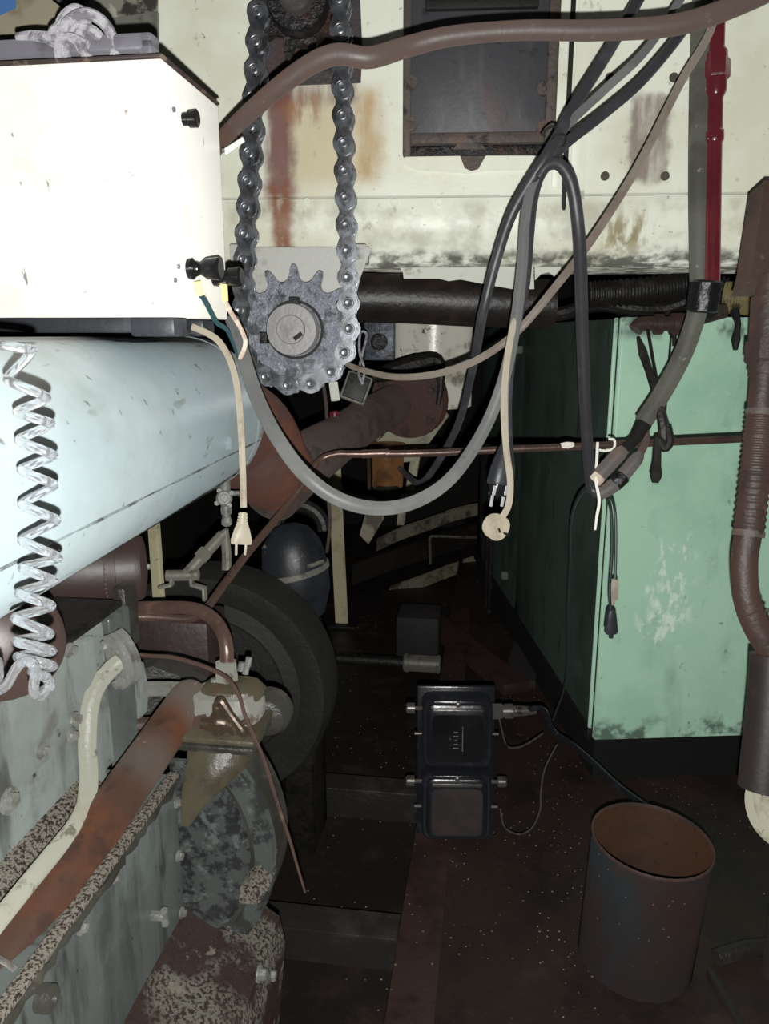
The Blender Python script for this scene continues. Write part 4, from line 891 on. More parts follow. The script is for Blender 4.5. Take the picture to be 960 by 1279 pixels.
mb = MB(); mb.lathe(P(283, 848, dM - .02) + Z * .016, Z, [(0, 11 * kM), (.004, 11 * kM)], 16); mb.hexnut(P(283, 848, dM - .02) + Z * .020, Z, 14 * kM, .014); obj('hex_nut', mb, M['pumpwhite'], pw)
for (x, y) in ((300, 832), (309, 826), (306, 836), (266, 853)):
    mb = MB(); mb.tube([P(x, y + 6, dM), P(x + 2, y - 5, dM)], 4 * kM, 8); obj('stud', mb, M['cast'], pw)
# brass cock
M['brass'] = mat('dull_brass', L(62, 52, 42), .38, .5, layers=[dict(c=L(72, 56, 42), s=12, lo=.5, hi=.66, a=.8)], bump=.1)
dBR = 1.36; kB = dBR / F
bc = thing('brass_cock', 'dull brass angled cock with a lever in front of the grey white pump', 'valve', P(275, 922, dBR))
mb = MB(); mb.tube(sm(px((251, 903, dBR), (262, 904, dBR), (272, 902, dBR), (282, 904, dBR), (291, 909, dBR), (296, 922, dBR))), [7 * kB, 9 * kB, 13 * kB, 12 * kB, 8 * kB, 6 * kB], 14); obj('body', mb, M['brass'], bc)
mb = MB(); mb.lathe(P(273, 922, dBR), Z, [(0, 7 * kB), (10 * kB, 7 * kB), (22 * kB, 12 * kB)], 16); obj('foot', mb, M['brass'], bc)
mb = MB(); mb.lathe(P(272, 897, dBR), Z, [(0, 9 * kB), (6 * kB, 8 * kB), (7 * kB, 5 * kB), (10 * kB, 6.5 * kB), (18 * kB, 6 * kB), (22 * kB, 3 * kB)], 16); obj('stem', mb, M['brass'], bc)
mb = MB(); mb.tube(sm(px((271, 880, dBR - .012), (276, 876, dBR - .016), (288, 893, dBR - .016), (302, 912, dBR - .014), (305, 918, dBR - .012))), [5 * kB, 6 * kB, 4.5 * kB, 5.5 * kB, 5 * kB], 10); obj('lever', mb, M['brass'], bc)
mb = MB(); mb.lathe(P(301, 904, dBR - .01), RGT + UPV * .5, [(0, 3 * kB), (6 * kB, 3 * kB), (6 * kB, 5 * kB), (9 * kB, 5 * kB)], 12); obj('thumb_screw', mb, M['brass'], bc)
cable('red_pipe_stub', ((146, 907, 1.46), (200, 906, 1.46), (258, 903, 1.38)), 11, M['redbrown'], 'short rust red horizontal pipe running into the brass cock', 'pipe', 16)
M['greypipe'] = mat('flaked_grey_pipe_paint', L(86, 86, 82), .45, layers=[dict(c=L(60, 54, 48), s=18, lo=.54, hi=.64, a=.9), dict(c=L(110, 108, 102), s=10, lo=.52, hi=.7, a=.5)], bump=.2)
cable('grey_pipe', ((158, 868, 1.46), (168, 862, 1.46), (200, 860, 1.45), (245, 862, 1.43)), 9.5, M['greypipe'], 'short flaked grey horizontal pipe above the rust red pipe, left of the pump', 'pipe', 14)
mb = MB(); c = P(164, 866, 1.44); mb.prism([c + Z * z_ + T * t_ for z_, t_ in ((.055, -.008), (.05, .014), (.0, .02), (-.05, .014), (-.058, -.012), (0, -.02))], A * .03)
single('pipe_lug', mb, M['engine'], 'grey lug plate at the left end of the short grey pipe', 'lug')
mb = MB(); mb.tube(sm(px((283, 832, 1.42), (283, 812, 1.42), (279, 793, 1.43), (268, 775, 1.45), (250, 763, 1.48), (228, 759, 1.51), (190, 759, 1.54), (150, 759, 1.56)), 8), 8.6 * 1.45 / F, 16)
single('copper_tube', mb, M['copper'], 'thick copper tube bending down into the hex nut of the pump', 'pipe')
cable('thin_copper_wire', ((160, 815, 1.40), (185, 819, 1.40), (215, 821, 1.38), (245, 829, 1.36), (268, 838, 1.34), (285, 848, 1.33), (298, 868, 1.32), (306, 895, 1.31), (318, 922, 1.31), (330, 950, 1.31), (341, 985, 1.32), (352, 1020, 1.32), (362, 1050, 1.32), (372, 1085, 1.32), (381, 1115, 1.32)), [2.4, 2.4, 2.4, 2.3, 2.2, 2, 1.2], M['copper'], 'thin bent copper wire arching over the pump and dangling free at its right', 'wire', 8)
# -------------- big rusty pipe along the ledge
rpp = thing('rusty_pipe', 'thick rusty brown pipe with a grey rounded end lying along the engine ledge', 'pipe', P(100, 1040, 1.2) - Z * .04)
e0, e1 = P(-35, 1262, .93), P(243, 862, 1.46)
dd = (e1 - e0).normalized(); LL = (e1 - e0).length
q0 = e0.dot(dd)
def dustlayer(f0, f1, sf, a): return dict(c=L(72, 66, 60), s=30, lo=.1, hi=.3, a=a, r=.7, wob=.05, ws=9, box=[(dd, q0 + f0 * LL - sf + .025, q0 + f0 * LL + sf + .025, q0 + f1 * LL - sf + .025, q0 + f1 * LL + sf + .025)])
M['rustpipe2'] = mat('rusty_dusty_pipe', L(58, 42, 35), .42, .1, layers=[dict(c=L(72, 45, 32), s=6, lo=.46, hi=.64, a=.85), dict(c=L(38, 30, 28), s=24, lo=.54, hi=.66, a=.7), dict(c=L(44, 34, 31), s=11, lo=.5, hi=.68, a=.8), dict(c=L(120, 106, 96), s=34, lo=.66, hi=.71, a=.8), dustlayer(.60, .73, .035, .6), dustlayer(.86, 1.3, .03, .9)], bump=.12)
mb = MB(); mb.lathe(e0 - dd * .3, dd, [(0, .036), (.3 + LL * .85, .036)], 32); obj('pipe_run', mb, M['rustpipe2'], rpp)
mb = MB(); mb.lathe(e0 + dd * LL * .84, dd, [(0, .0361), (LL * .12, .036), (LL * .14, .034), (LL * .155, .028), (LL * .162, .012)], 32); obj('end_cap', mb, M['rustpipe2'], rpp, 'grey dusty rounded end')
mb = MB(); mb.lathe(P(-4, 1218, .96) , dd, [(-.004, .0385), (0, .0395), (.004, .0385)], 32, False); obj('weld_ring', mb, M['greypipe'], rpp, 'pale ring near the lower end')
# clamp lugs at the lower end
q = att(50, 1246, t2); mb = MB(); mb.lathe(q - T * .005, T, [(0, .017), (.02, .017), (.024, .012), (.024, .008), (.018, .007)], 18); single('clamp_stud', mb, M['engine_dark'], 'dark round stud under the lower end of the thick rusty pipe', 'stud')
# -------------- white elbow pipe with oval flange
wp = thing('white_elbow_pipe', 'flaked white pipe elbow bolted by an oval flange beside the thick rusty pipe', 'pipe', P(110, 1010, 1.2))
mb = MB(); mb.tube(sm(px((150, 826, 1.31), (138, 836, 1.30), (122, 856, 1.28), (112, 885, 1.26), (109, 930, 1.24), (111, 965, 1.22), (108, 1000, 1.19), (95, 1030, 1.14), (66, 1066, 1.08), (30, 1110, 1.0), (-2, 1150, .94), (-40, 1198, .88)), 8), [.0145, .0145, .0145, .0145, .0135, .0125, .012], 16)
M['whitepipe'] = mat('flaked_white_pipe_paint', L(118, 118, 108), .45, layers=[dict(c=L(70, 66, 56), s=22, lo=.58, hi=.66, a=.9), dict(c=L(110, 104, 90), s=6, lo=.5, hi=.7, a=.7)], bump=.25)
obj('pipe_run', mb, M['whitepipe'], wp)
fc = P(152, 823, 1.315); fa = (RGT * .6 + FWD * .72 + UPV * .3).normalized(); fs = (UPV - fa * UPV.dot(fa)).normalized()
for off, nm in ((.0, 'flange'), (.016, 'flange')):
    mb = MB(); mb.loft(fc + fa * off - fa * .01, fa, fs, [(0, .050, .032, 1.7), (.010, .050, .032, 1.7)], 28); obj(nm, mb, M['cast'], wp)
for s_ in (-1, 1):
    mb = MB(); mb.bolt(fc + fs * .037 * s_ - fa * .012, -fa, .009, .014); obj('bolt', mb, M['cast'], wp)
# -------------- brown filter cylinder under the tank
dY = 1.50; kY = dY / F
fl = thing('oil_filter', 'dark rust brown cylinder with a riveted band tucked under the pale blue tank', 'filter', P(130, 755, dY))
fa_ = (T * .93 + A * .36).normalized(); fc_ = P(120, 712, dY)
mb = MB(); mb.lathe(fc_ - fa_ * .08, fa_, [(0, 42 * kY), (.155, 42 * kY), (.168, 39 * kY), (.172, 30 * kY), (.176, 6 * kY)], 40); M['filter'] = mat('dark_filter_brown', L(46, 35, 32), .5, layers=[dict(c=L(36, 29, 28), s=8, lo=.46, hi=.64, a=.7)], bump=.06)
obj('filter_body', mb, M['filter'], fl)
mb = MB(); mb.lathe(fc_ + fa_ * .022, fa_, [(0, 42 * kY), (.001, 43 * kY), (.020, 43 * kY), (.021, 42 * kY)], 40, False); obj('filter_band', mb, M['filter'], fl)
rv_ = MB()
u0_ = (Z - fa_ * Z.dot(fa_)).normalized(); w0_ = fa_.cross(u0_)
for i in range(44):
    a = i / 44 * 2 * math.pi
    rv_.lathe(fc_ + fa_ * .024 + (u0_ * math.cos(a) + w0_ * math.sin(a)) * 42.6 * kY, u0_ * math.cos(a) + w0_ * math.sin(a), [(0, .0022), (.0025, .0014)], 6)
obj('rivets', rv_, M['greyend'], fl)
mb = MB(); mb.lathe(fc_ + fa_ * .094, fa_, [(0, .006), (.006, .006), (.008, .004)], 12); obj('centre_screw', mb, M['cast'], fl)
# brown pipe bend behind the coil
mb = MB(); mb.tube(sm([P(-70, 770, 1.0), P(-30, 782, 1.0), P(4, 804, 1.0), P(14, 818, 1.02)]), [.085, .083, .078, .066], 28)
single('brown_pipe_bend', mb, M['filter'], 'rust brown pipe bend behind the coiled hose at the left edge', 'pipe')
mb = MB(); mb.box(S(.325, -.875, 1.024), (.44, 1.84, .014), T, A, Z, .004)  # thin black sheet, added to darken the gap between block and tank
obj('dark_top_sheet', mb, M['soot'], eng, 'black sheet added over the block to darken the gap under the tank')
if 0: single('black_engine_head', mb, M['soot'], 'black sheet added to darken the gap under the pale blue tank', 'engine head')
# -------------- linkage and thin post under the tank
mb = MB(); mb.box((P(191, 640, 1.9) + P(205, 840, 1.9)) / 2, (.026, .02, (P(191, 640, 1.9) - P(205, 840, 1.9)).length), T, A, (P(191, 640, 1.9) - P(205, 840, 1.9)).normalized(), .003)
M['creampost'] = mat('yellowed_cream_steel', L(132, 128, 102), .5, layers=[dict(c=L(90, 82, 62), s=10, lo=.52, hi=.68, a=.8), dict(c=L(40, 36, 30), s=50, lo=.62, hi=.68, a=.8)], bump=.2)
single('cream_strut', mb, M['creampost'], 'narrow cream strut under the pale blue tank, right of the brown cylinder', 'strut')
dN = 1.8; kN = dN / F
ln = thing('throttle_linkage', 'dark grey linkage of rods and bent brackets under the pale blue tank', 'linkage', P(250, 750, dN))
M['steelgrey'] = mat('dull_grey_steel', L(104, 102, 94), .5, .3, layers=[dict(c=L(60, 54, 48), s=20, lo=.5, hi=.64, a=.8)], bump=.2)
mb = MB(); mb.tube(px((232, 718, dN), (278, 668, dN + .05)), 7 * kN, 12); obj('rod', mb, M['steelgrey'], ln)
mb = MB(); dq = (P(278, 668, dN + .05) - P(232, 718, dN)).normalized(); mb.hexnut(P(250, 697, dN), dq, 10 * kN, 12 * kN); obj('lock_nut', mb, M['steelgrey'], ln)
mb = MB(); mb.tube(px((274, 672, dN + .05), (280, 662, dN + .05), (283, 690, dN + .06), (283, 712, dN + .06)), 6 * kN, 10); obj('lever', mb, M['steelgrey'], ln)
mb = MB(); mb.tube(px((208, 719, dN), (248, 718, dN)), 7 * kN, 14); obj('pivot_pin', mb, M['steelgrey'], ln)
def strap(pts, w_):
    mb = MB(); pp = px(*pts)
    for a_, b_ in zip(pp, pp[1:]):
        d_ = b_ - a_; mb.box((a_ + b_) / 2, (.006, w_, d_.length + .005), d_.normalized().cross(A).normalized(), A, d_.normalized(), .001)
    return mb
obj('bent_bracket', strap(((200, 733, dN), (214, 731, dN), (216, 717, dN), (222, 715, dN)), .02), M['steelgrey'], ln)
obj('bent_bracket', strap(((238, 716, dN), (240, 730, dN), (255, 735, dN), (256, 750, dN)), .02), M['steelgrey'], ln)
# -------------- belt pulley behind the pump
pc = P(262, 862, 2.12); kp = 2.12 / F
M['pulley'] = mat('dark_green_black_casting', L(25, 26, 22), .55, layers=[dict(c=L(18, 18, 17), s=5, lo=.45, hi=.66, a=.8)], bump=.3)
pl = thing('belt_pulley', 'large dark green black wheel with a belt groove behind the pump', 'pulley', pc - Z * 150 * kp)
mb = MB(); mb.lathe(pc, A, [(.0, 118 * kp), (-.006, 124 * kp), (-.006, 146 * kp), (.02, 152 * kp), (.12, 152 * kp), (.13, 140 * kp)], 72); obj('wheel_rim', mb, M['pulley'], pl)
mb = MB(); mb.lathe(pc - A * .45, A, [(0, .04), (.47, .04)], 20); obj('shaft', mb, M['soot'], pl)
mb = MB(); mb.lathe(pc - A * .01, A, [(0, 98 * kp), (.012, 119 * kp)], 72, False); obj('belt_groove', mb, M['black_gap'], pl, 'black groove ring')
mb = MB(); mb.lathe(pc - A * .012, A, [(0, 96 * kp), (.01, 98 * kp)], 60); obj('wheel_disc', mb, M['pulley'], pl)
M['redpanel'] = mat('dark_oxide_red_panel', L(38, 25, 24), .55, layers=[dict(c=L(28, 20, 19), s=5, lo=.46, hi=.66)], bump=.2)
mb = MB(); mb.box(P(205, 815, 1.75) , (.26, .12, .20), T, A, Z, .01)
single('gear_cover', mb, M['redpanel'], 'dark oxide red gear cover between the copper pipes and the pump', 'cover')
mb = MB(); mb.prism(px((160, 840, 1.62), (190, 832, 1.62), (262, 858, 1.66), (262, 905, 1.66), (160, 905, 1.62)), A * .06)
single('grey_plate', mb, M['engine_dark'], 'dark grey plate behind the short grey pipe', 'plate')
# ------------------------------------------------------------------ exhaust behind the tank
M['exh'] = mat('rust_brown_exhaust', L(68, 44, 37), .65, layers=[dict(c=L(88, 52, 38), s=6, lo=.5, hi=.68, a=.8), dict(c=L(58, 44, 40), s=9, lo=.48, hi=.64, a=.8)], bump=.25)
M['exhgrey'] = mat('grey_brown_exhaust', L(62, 53, 48), .75, layers=[dict(c=L(46, 38, 35), s=6, lo=.46, hi=.66, a=.8), dict(c=L(40, 36, 34), s=14, lo=.54, hi=.66, a=.8)], bump=.2)
ex = thing('exhaust_pipe', 'rusty exhaust pipe rising from the far end of the tank to a dark flange', 'exhaust pipe', P(350, 640, 1.95))
x0 = tk(s_end - .1, t0, zt0 - .03)
mb = MB(); mb.tube(sm([x0 + AK * .06 + TK * .02 + Z * .02, P(305, 540, 1.82), P(335, 582, 1.88), P(356, 594, 1.95)], 6), [.13, .115, .105, .088], 28); obj('reducer_cone', mb, M['exh'], ex, 'rust red cone at the tank end')
mb = MB(); mb.tube(sm(px((335, 612, 1.88), (375, 580, 2.0), (420, 550, 2.2), (450, 530, 2.35), (490, 505, 2.6)), 8), [.085, .078, .068, .066, .066], 26); obj('pipe_run', mb, M['exhgrey'], ex)
mb = MB(); c = P(455, 527, 2.37); dq = (P(490, 505, 2.6) - P(420, 550, 2.2)).normalized(); mb.lathe(c, dq, [(0, .069), (.004, .071), (.02, .071), (.024, .069)], 28, False); obj('pipe_clamp', mb, M['exhgrey'], ex)
fcx = P(510, 500, 2.66)
mb = MB(); mb.lathe(fcx - dq * .02, dq, [(0, .13), (.03, .135), (.05, .135), (.055, .12)], 32); obj('flange', mb, M['exh'], ex)
for i in range(6):
    a = i * 1.047 + .3; u_ = dq.orthogonal().normalized(); w_ = dq.cross(u_)
    mb = MB(); mb.bolt(fcx - dq * .02 + (u_ * math.cos(a) + w_ * math.sin(a)) * .105, -dq, .012, .02); obj('flange_bolt', mb, M['redbrown'], ex)
mb = MB(); mb.tube(sm(px((455, 474, 2.45), (490, 464, 2.48), (520, 456, 2.5), (546, 452, 2.5), (550, 480, 2.5), (547, 505, 2.5))), [.015, .03, .035, .022, .012, .008], 10); obj('lagging', mb, M['soot'], ex, 'torn black lagging')
# cream drum and duct
M['drum'] = mat('dirty_cream_drum', L(206, 204, 192), .25, layers=[dict(c=L(96, 88, 70), s=9, lo=.5, hi=.66, a=.8), dict(c=L(36, 32, 28), s=30, lo=.62, hi=.68, a=.9)], bump=.1)
mb = MB(); c = P(546, 408, 2.8); kd = 2.8 / F
mb.lathe(V((c.x, c.y + .2, P(546, 516, 2.8).z)), Z, [(0, 50 * kd), (.004, 52 * kd), (120 * kd, 52 * kd), (124 * kd, 48 * kd)], 48)
single('cream_drum', mb, M['drum'], 'dirty cream drum with a bright glint behind the sagging tan cable', 'drum')
mb = MB(); mb.tube(sm(px((446, 372, 2.25), (520, 374, 2.25), (600, 378, 2.25), (690, 380, 2.25)), 6), 30 * 2.25 / F, 28)
M['duct'] = mat('black_brown_duct', L(32, 27, 24), .42, layers=[dict(c=L(48, 40, 34), s=7, lo=.5, hi=.68, a=.7), dict(c=L(24, 21, 20), s=14, lo=.5, hi=.64)], bump=.2)
single('dark_duct', mb, M['duct'], 'thick black brown duct running level under the casing lip', 'duct')
mb = MB(); mb.box(P(474, 425, 2.45), (.095, .02, .125), T, A, Z, .004); sp = mb
M['slate'] = mat('blue_grey_plate', L(70, 78, 88), .4, .2, layers=[dict(c=L(40, 42, 48), s=10, lo=.46, hi=.64, a=.9), dict(c=L(110, 116, 122), s=22, lo=.58, hi=.7, a=.7)], bump=.3)
swp = thing('switch_plate', 'small square blue grey plate with a dark knob right of the lower sprocket', 'switch plate', P(474, 450, 2.45)); obj('plate', sp, M['slate'], swp)
mb = MB(); mb.lathe(P(474, 427, 2.43), -A, [(0, .026), (.018, .026), (.022, .02)], 22); obj('knob', mb, M['oily_black'], swp)
hb = thing('hanging_box', 'small black box with a pale edge hanging on string below the lower sprocket', 'box', P(447, 505, 2.05))
nb = (RGT * .94 - UPV * .34).normalized(); ub = FWD.cross(nb).normalized() * -1
mb = MB(); mb.box(P(445, 485, 2.05), (.068, .03, .075), nb, ub.cross(nb) if False else FWD, ub, .004); obj('box_frame', mb, M['steelgrey'], hb)
mb = MB(); mb.box(P(445, 484, 2.03), (.058, .012, .066), nb, FWD, ub, .003); obj('box_face', mb, M['plinth'], hb)
mb = MB(); mb.tube(sm(px((453, 480, 2.02), (448, 466, 2.02), (453, 440, 2.05), (458, 418, 2.1), (450, 416, 2.1), (449, 440, 2.06), (455, 462, 2.03), (452, 480, 2.02))), .0035, 6); obj('string', mb, M['rope'], hb)
# gauge glass under the sprocket
gg = thing('sight_glass', 'pale glass tube with a red fitting under the lower sprocket', 'sight glass', P(417, 540, 2.2))
mb = MB(); mb.tube(px((416, 478, 2.2), (419, 500, 2.2)), .013, 12); obj('tube', mb, M['pale'], gg)
mb = MB(); mb.lathe(P(418, 528, 2.2), Z, [(-.03, .02), (0, .022), (.01, .022), (.012, .014), (.03, .014), (.034, .008)], 14); obj('fitting', mb, M['redpaint'], gg)
mb = MB(); mb.tube(sm(px((404, 480, 2.2), (408, 520, 2.2), (406, 580, 2.2), (412, 650, 2.25), (408, 690, 2.3))), .005, 8); obj('thin_pipe', mb, M['exhgrey'], gg)
# mounting plate, pillars under the flange
mb = MB(); mb.prism(px((470, 540, 2.85), (545, 500, 2.85), (560, 520, 2.85), (520, 575, 2.85), (500, 578, 2.85), (468, 572, 2.85)), A * .03)
single('cream_gusset', mb, M['creampost'], 'pale cream gusset plate under the exhaust flange', 'bracket')
for pts, lb in (((530, 500, 2.9), (512, 612, 2.9)), 'slanting cream strut right of the amber filter bowl'), :
    mb = MB(); a_, b_ = px(*pts); d_ = (a_ - b_); mb.box((a_ + b_) / 2, (.035, .02, d_.length), T, A, d_.normalized(), .003); single('cream_strut', mb, M['creampost'], lb, 'strut')
# tall cream post
M['postpaint'] = mat('pale_cream_post_paint', L(206, 200, 166), .5, layers=[dict(c=L(140, 130, 100), s=5, lo=.5, hi=.68, a=.7), dict(c=L(60, 52, 42), s=30, lo=.64, hi=.7, a=.8)], bump=.1)
b_ = atz(428, 782, -.15); a_ = hit(417, 555, b_, V((0, -1, 0))); d_ = a_ - b_
po = thing('cream_post', 'tall flat cream post with chipped foot in the dark centre', 'post', b_)
mb = MB(); mb.box((a_ + b_) / 2, (.062, .02, d_.length), T, A, d_.normalized(), .002); obj('post_bar', mb, M['postpaint'], po)
mb = MB(); mb.box((a_ + b_) / 2 - T * .036 + A * .03, (.012, .07, d_.length), T, A, d_.normalized(), .002); obj('post_edge', mb, M['postpaint'], po)
mb = MB(); mb.box(b_ + Z * .01, (.16, .12, .02), T, A, Z, .003); obj('post_foot', mb, M['soot'], po)
q = P(377, 780, 2.42)
mb = MB(); mb.box(V((q.x, q.y, q.z / 2 - .075)), (.10, .2, q.z + .15), T, A, Z, .02)
single('black_pedestal', mb, M['soot'], 'sooty black pedestal carrying the blue black canister behind the wheel', 'pedestal')
# amber filter bowl
dA = 2.75; kA = dA / F
fb = thing('filter_bowl', 'amber brown filter bowl over a small glass cup behind the copper pipe', 'filter', P(483, 620, dA))
M['amber'] = mat('amber_brown_metal', L(120, 84, 52), .35, .3, layers=[dict(c=L(80, 54, 36), s=9, lo=.48, hi=.66, a=.8)], bump=.05)
mb = MB(); mb.lathe(P(484, 612, dA), Z, [(0, 16 * kA), (6 * kA, 19 * kA), (44 * kA, 20 * kA), (58 * kA, 22 * kA)], 28); obj('bowl', mb, M['amber'], fb)
mb = MB(); mb.lathe(P(484, 622, dA - .03), Z, [(-6 * kA, 6 * kA), (0, 15 * kA), (12 * kA, 16 * kA), (16 * kA, 12 * kA)], 24); obj('cup', mb, M['pulley'], fb)
mb = MB(); mb.tube(px((460, 565, dA), (461, 612, dA), (455, 614, dA)), 2.2 * kA, 8); obj('stay', mb, M['brass'], fb)
# dark round canister
dD = 2.3; kD = dD / F
ca = thing('dark_canister', 'blue black round canister with a bright band behind the wheel', 'canister', P(378, 782, dD))
up_ = (Z + T * -.12).normalized()
M['canister'] = mat('blue_black_canister', L(30, 33, 38), .45, layers=[dict(c=L(20, 20, 23), s=8, lo=.48, hi=.64, a=.8), dict(c=L(120, 116, 112), s=9, lo=.60, hi=.65, a=.9)], bump=.15)
mb = MB(); mb.lathe(P(378, 775, dD), up_, [(0, 18 * kD), (10 * kD, 30 * kD), (40 * kD, 40 * kD), (70 * kD, 41 * kD), (100 * kD, 36 * kD), (118 * kD, 24 * kD), (124 * kD, 10 * kD)], 36); obj('canister_body', mb, M['canister'], ca)
mb = MB(); mb.lathe(P(378, 775, dD) + up_ * 62 * kD, (up_ + T * -.10).normalized(), [(0, 41.5 * kD), (.002, 43 * kD), (7 * kD, 43 * kD), (7.5 * kD, 41 * kD)], 36, False); obj('band', mb, M['steelgrey'], ca, 'bright clamp band')
mb = MB(); mb.tube(px((384, 708, dD - .15), (404, 701, dD - .13)), 2.6 * kD, 8); obj('band_bolt', mb, M['steelgrey'], ca)
mb = MB(); mb.tube(sm([P(352, 660, dD + .1) + (T * math.cos(a) + Z * math.sin(a)) * .075 for a in [i * .45 for i in range(9)]]), .02, 10); mb.v = [v + T * .06 for v in mb.v]
obj('hose_elbow', mb, M['blackhose'], ca)
# hull frames and rail in the dark behind
M['frame'] = mat('grimy_pale_frame', L(134, 126, 108), .7, layers=[dict(c=L(64, 56, 46), s=8, lo=.46, hi=.62, a=.9)], bump=.3)
def flatbar(name, pts, w_, th, mt, label, cat):
    mb = MB(); pp = px(*pts)
    rr = [[p + Z * w_ / 2, p + Z * w_ / 2 + A * th, p - Z * w_ / 2 + A * th, p - Z * w_ / 2] for p in sm(pp, 5)]
    mb.rings(rr); return single(name, mb, mt, label, cat)
flatbar('hull_frame', ((470, 682, 5.1), (500, 668, 5.15), (535, 656, 5.2), (575, 642, 5.3), (640, 630, 5.4)), .075, .08, M['frame'], 'upper pale curved hull frame in the dark below the grey cable loop', 'hull frame')
flatbar('hull_frame', ((440, 718, 5.1), (520, 690, 5.2), (580, 672, 5.3), (640, 655, 5.4)), .14, .1, M['duct'], 'dark brown curved hull frame between the two pale frames', 'hull frame')
flatbar('hull_frame', ((480, 745, 5.1), (535, 725, 5.15), (580, 708, 5.2), (640, 690, 5.3)), .07, .08, M['frame'], 'lower pale curved hull frame behind the thin rail', 'hull frame')
mb = MB(); mb.prism(px((456, 642, 3.1), (470, 636, 3.1), (478, 650, 3.1), (460, 680, 3.1), (449, 668, 3.1)), A * .05)
single('frame_lug', mb, M['frame'], 'pale lug plate under the lowest point of the grey cable loop', 'lug')
mb = MB(); mb.prism(px((497, 640, 3.1), (506, 638, 3.1), (504, 656, 3.1), (495, 656, 3.1)), A * .04)
single('frame_lug', mb, M['frame'], 'small pale eye plate right of the lug under the grey cable loop', 'lug')
mb = MB(); mb.tube(sm(px((537, 705, 5.0), (537, 690, 5.0), (537, 672, 5.0), (545, 670, 5.0), (580, 671, 5.0), (600, 671, 5.25)), 5), .009, 8)
single('thin_rail', mb, M['steelgrey'], 'thin bent steel rail in front of the lower pale hull frame', 'rail')
# ------------------------------------------------------------------ bits on the floor behind
def onfloor(px_, py_, z=0): return atz(px_, py_, z)
gb = onfloor(524, 822)
M['greyblock'] = mat('dark_grey_block', L(36, 33, 33), .7, layers=[dict(c=L(26, 24, 24), s=6, lo=.46, hi=.66)], bump=.2)
mb = MB(); mb.box(V((gb.x, gb.y + .1, .10)), (.20, .2, .20), T, A, Z, .008); single('grey_block', mb, M['greyblock'], 'dark grey block on the floor behind the coupling', 'block')
cpx = thing('shaft_coupling', 'short shiny pipe coupling lying on the dark floor before the grey block', 'coupling', onfloor(526, 842))
c = onfloor(526, 840); q = V((c.x, c.y, .045))
mb = MB(); mb.lathe(q - T * .08, T, [(0, .036), (.006, .042), (.022, .042), (.024, .038), (.15, .038), (.152, .042), (.162, .042), (.166, .03)], 28); obj('coupling_sleeve', mb, M['steelgrey'], cpx)
mb = MB(); mb.lathe(q - T * .5, T, [(0, .026), (.42, .026)], 20); obj('shaft', mb, M['soot'], cpx)
a_, b_ = onfloor(528, 772), onfloor(645, 868); d_ = a_ - b_
mb = MB(); mb.box((a_ + b_) / 2 + Z * .03, (.13, .05, d_.length), d_.normalized().cross(Z).normalized(), Z, d_.normalized(), .006)
single('red_beam', mb, M['strip'], 'rust red beam lying aslant on the floor behind the twin black boxes', 'beam')
a_ = onfloor(655, 845)
mb = MB(); mb.prism([onfloor(x, y) + Z * .0 for x, y in ((634, 832), (642, 806), (672, 840), (668, 858), (640, 856))], Z * .03)
single('grey_slab', mb, M['greyblock'], 'flat grey slab lying against the foot of the green cabinet', 'slab')
# cross bars in the bilge on the left
M['bar'] = mat('wet_dark_steel_bar', L(40, 37, 35), .4, .2, layers=[dict(c=L(60, 54, 50), s=8, lo=.5, hi=.7, a=.7), dict(c=L(110, 100, 92), s=30, vor=1, lo=.05, hi=.12, thin=2, a=.7)], bump=.5)
def crossbar(x0, x1, yt, yb, label):
    pL, pR = atz(x0, yt, -.02), atz(x1, yt, -.02)
    s_ = (pL.dot(A) + pR.dot(A)) / 2; tl, tr = pL.dot(T), tE - .004
    mb = MB(); mb.box(S(s_ + .02, (tl + tr) / 2, -.09), (tr - tl, .04, .15), T, A, Z, .004)
    mb.box(S(s_ + .0, (tl + tr) / 2, -.015), (tr - tl, .09, .012), T, A, Z, .003)
    single('cross_frame', mb, M['bar'], label, 'frame bar')
crossbar(366, 505, 980, 1018, 'farther wet steel cross frame in the pit left of the floor plate')
crossbar(325, 490, 1152, 1170, 'nearer wet steel cross frame in the pit left of the floor plate')
# ------------------------------------------------------------------ twin black junction boxes
M['boxblack'] = mat('glossy_black_enclosure', L(24, 25, 30), .25, spec=.6, layers=[dict(c=L(42, 44, 52), s=14, lo=.55, hi=.7, a=.6)], bump=.08)
M['lid'] = mat('black_glass_lid', L(14, 15, 18), .1, spec=.7, layers=[dict(c=L(26, 26, 28), s=5, lo=.5, hi=.7)])
M['lid_dusty'] = mat('dusty_brown_lid', L(50, 40, 40), .5, layers=[dict(c=L(34, 30, 32), s=6, lo=.42, hi=.62, a=.9), dict(c=L(76, 54, 48), s=9, lo=.56, hi=.7, a=.6)], bump=.15)
M['gland'] = mat('nickel_gland', L(96, 92, 90), .35, .6, layers=[dict(c=L(56, 50, 46), s=20, lo=.5, hi=.66)], bump=.1)
bL = atz(568, 1046, 0); yaw, TB = axes(1)
tilt = R(8); UB = Z * math.cos(tilt) + yaw * math.sin(tilt); NB = -(yaw * math.cos(tilt) - Z * math.sin(tilt))   # leans back a little
kL2 = (P(568, 1046, 1) - EYE).length and ((bL - EYE).dot(FWD)) / F
hB2 = .47; wBx = 92 * kL2
tb = thing('junction_box', 'pair of black junction boxes with square lids standing on the dark floor', 'junction box', bL)
bp_ = lambda x, y, n=0: bL + TB * x + UB * y + NB * n        # metres on the front face
mb = MB(); mb.box(bp_(0, hB2 / 2 + .0, -.02), (wBx + .01, .02, hB2), TB, -NB, UB, .004); obj('back_plate', mb, M['boxblack'], tb)
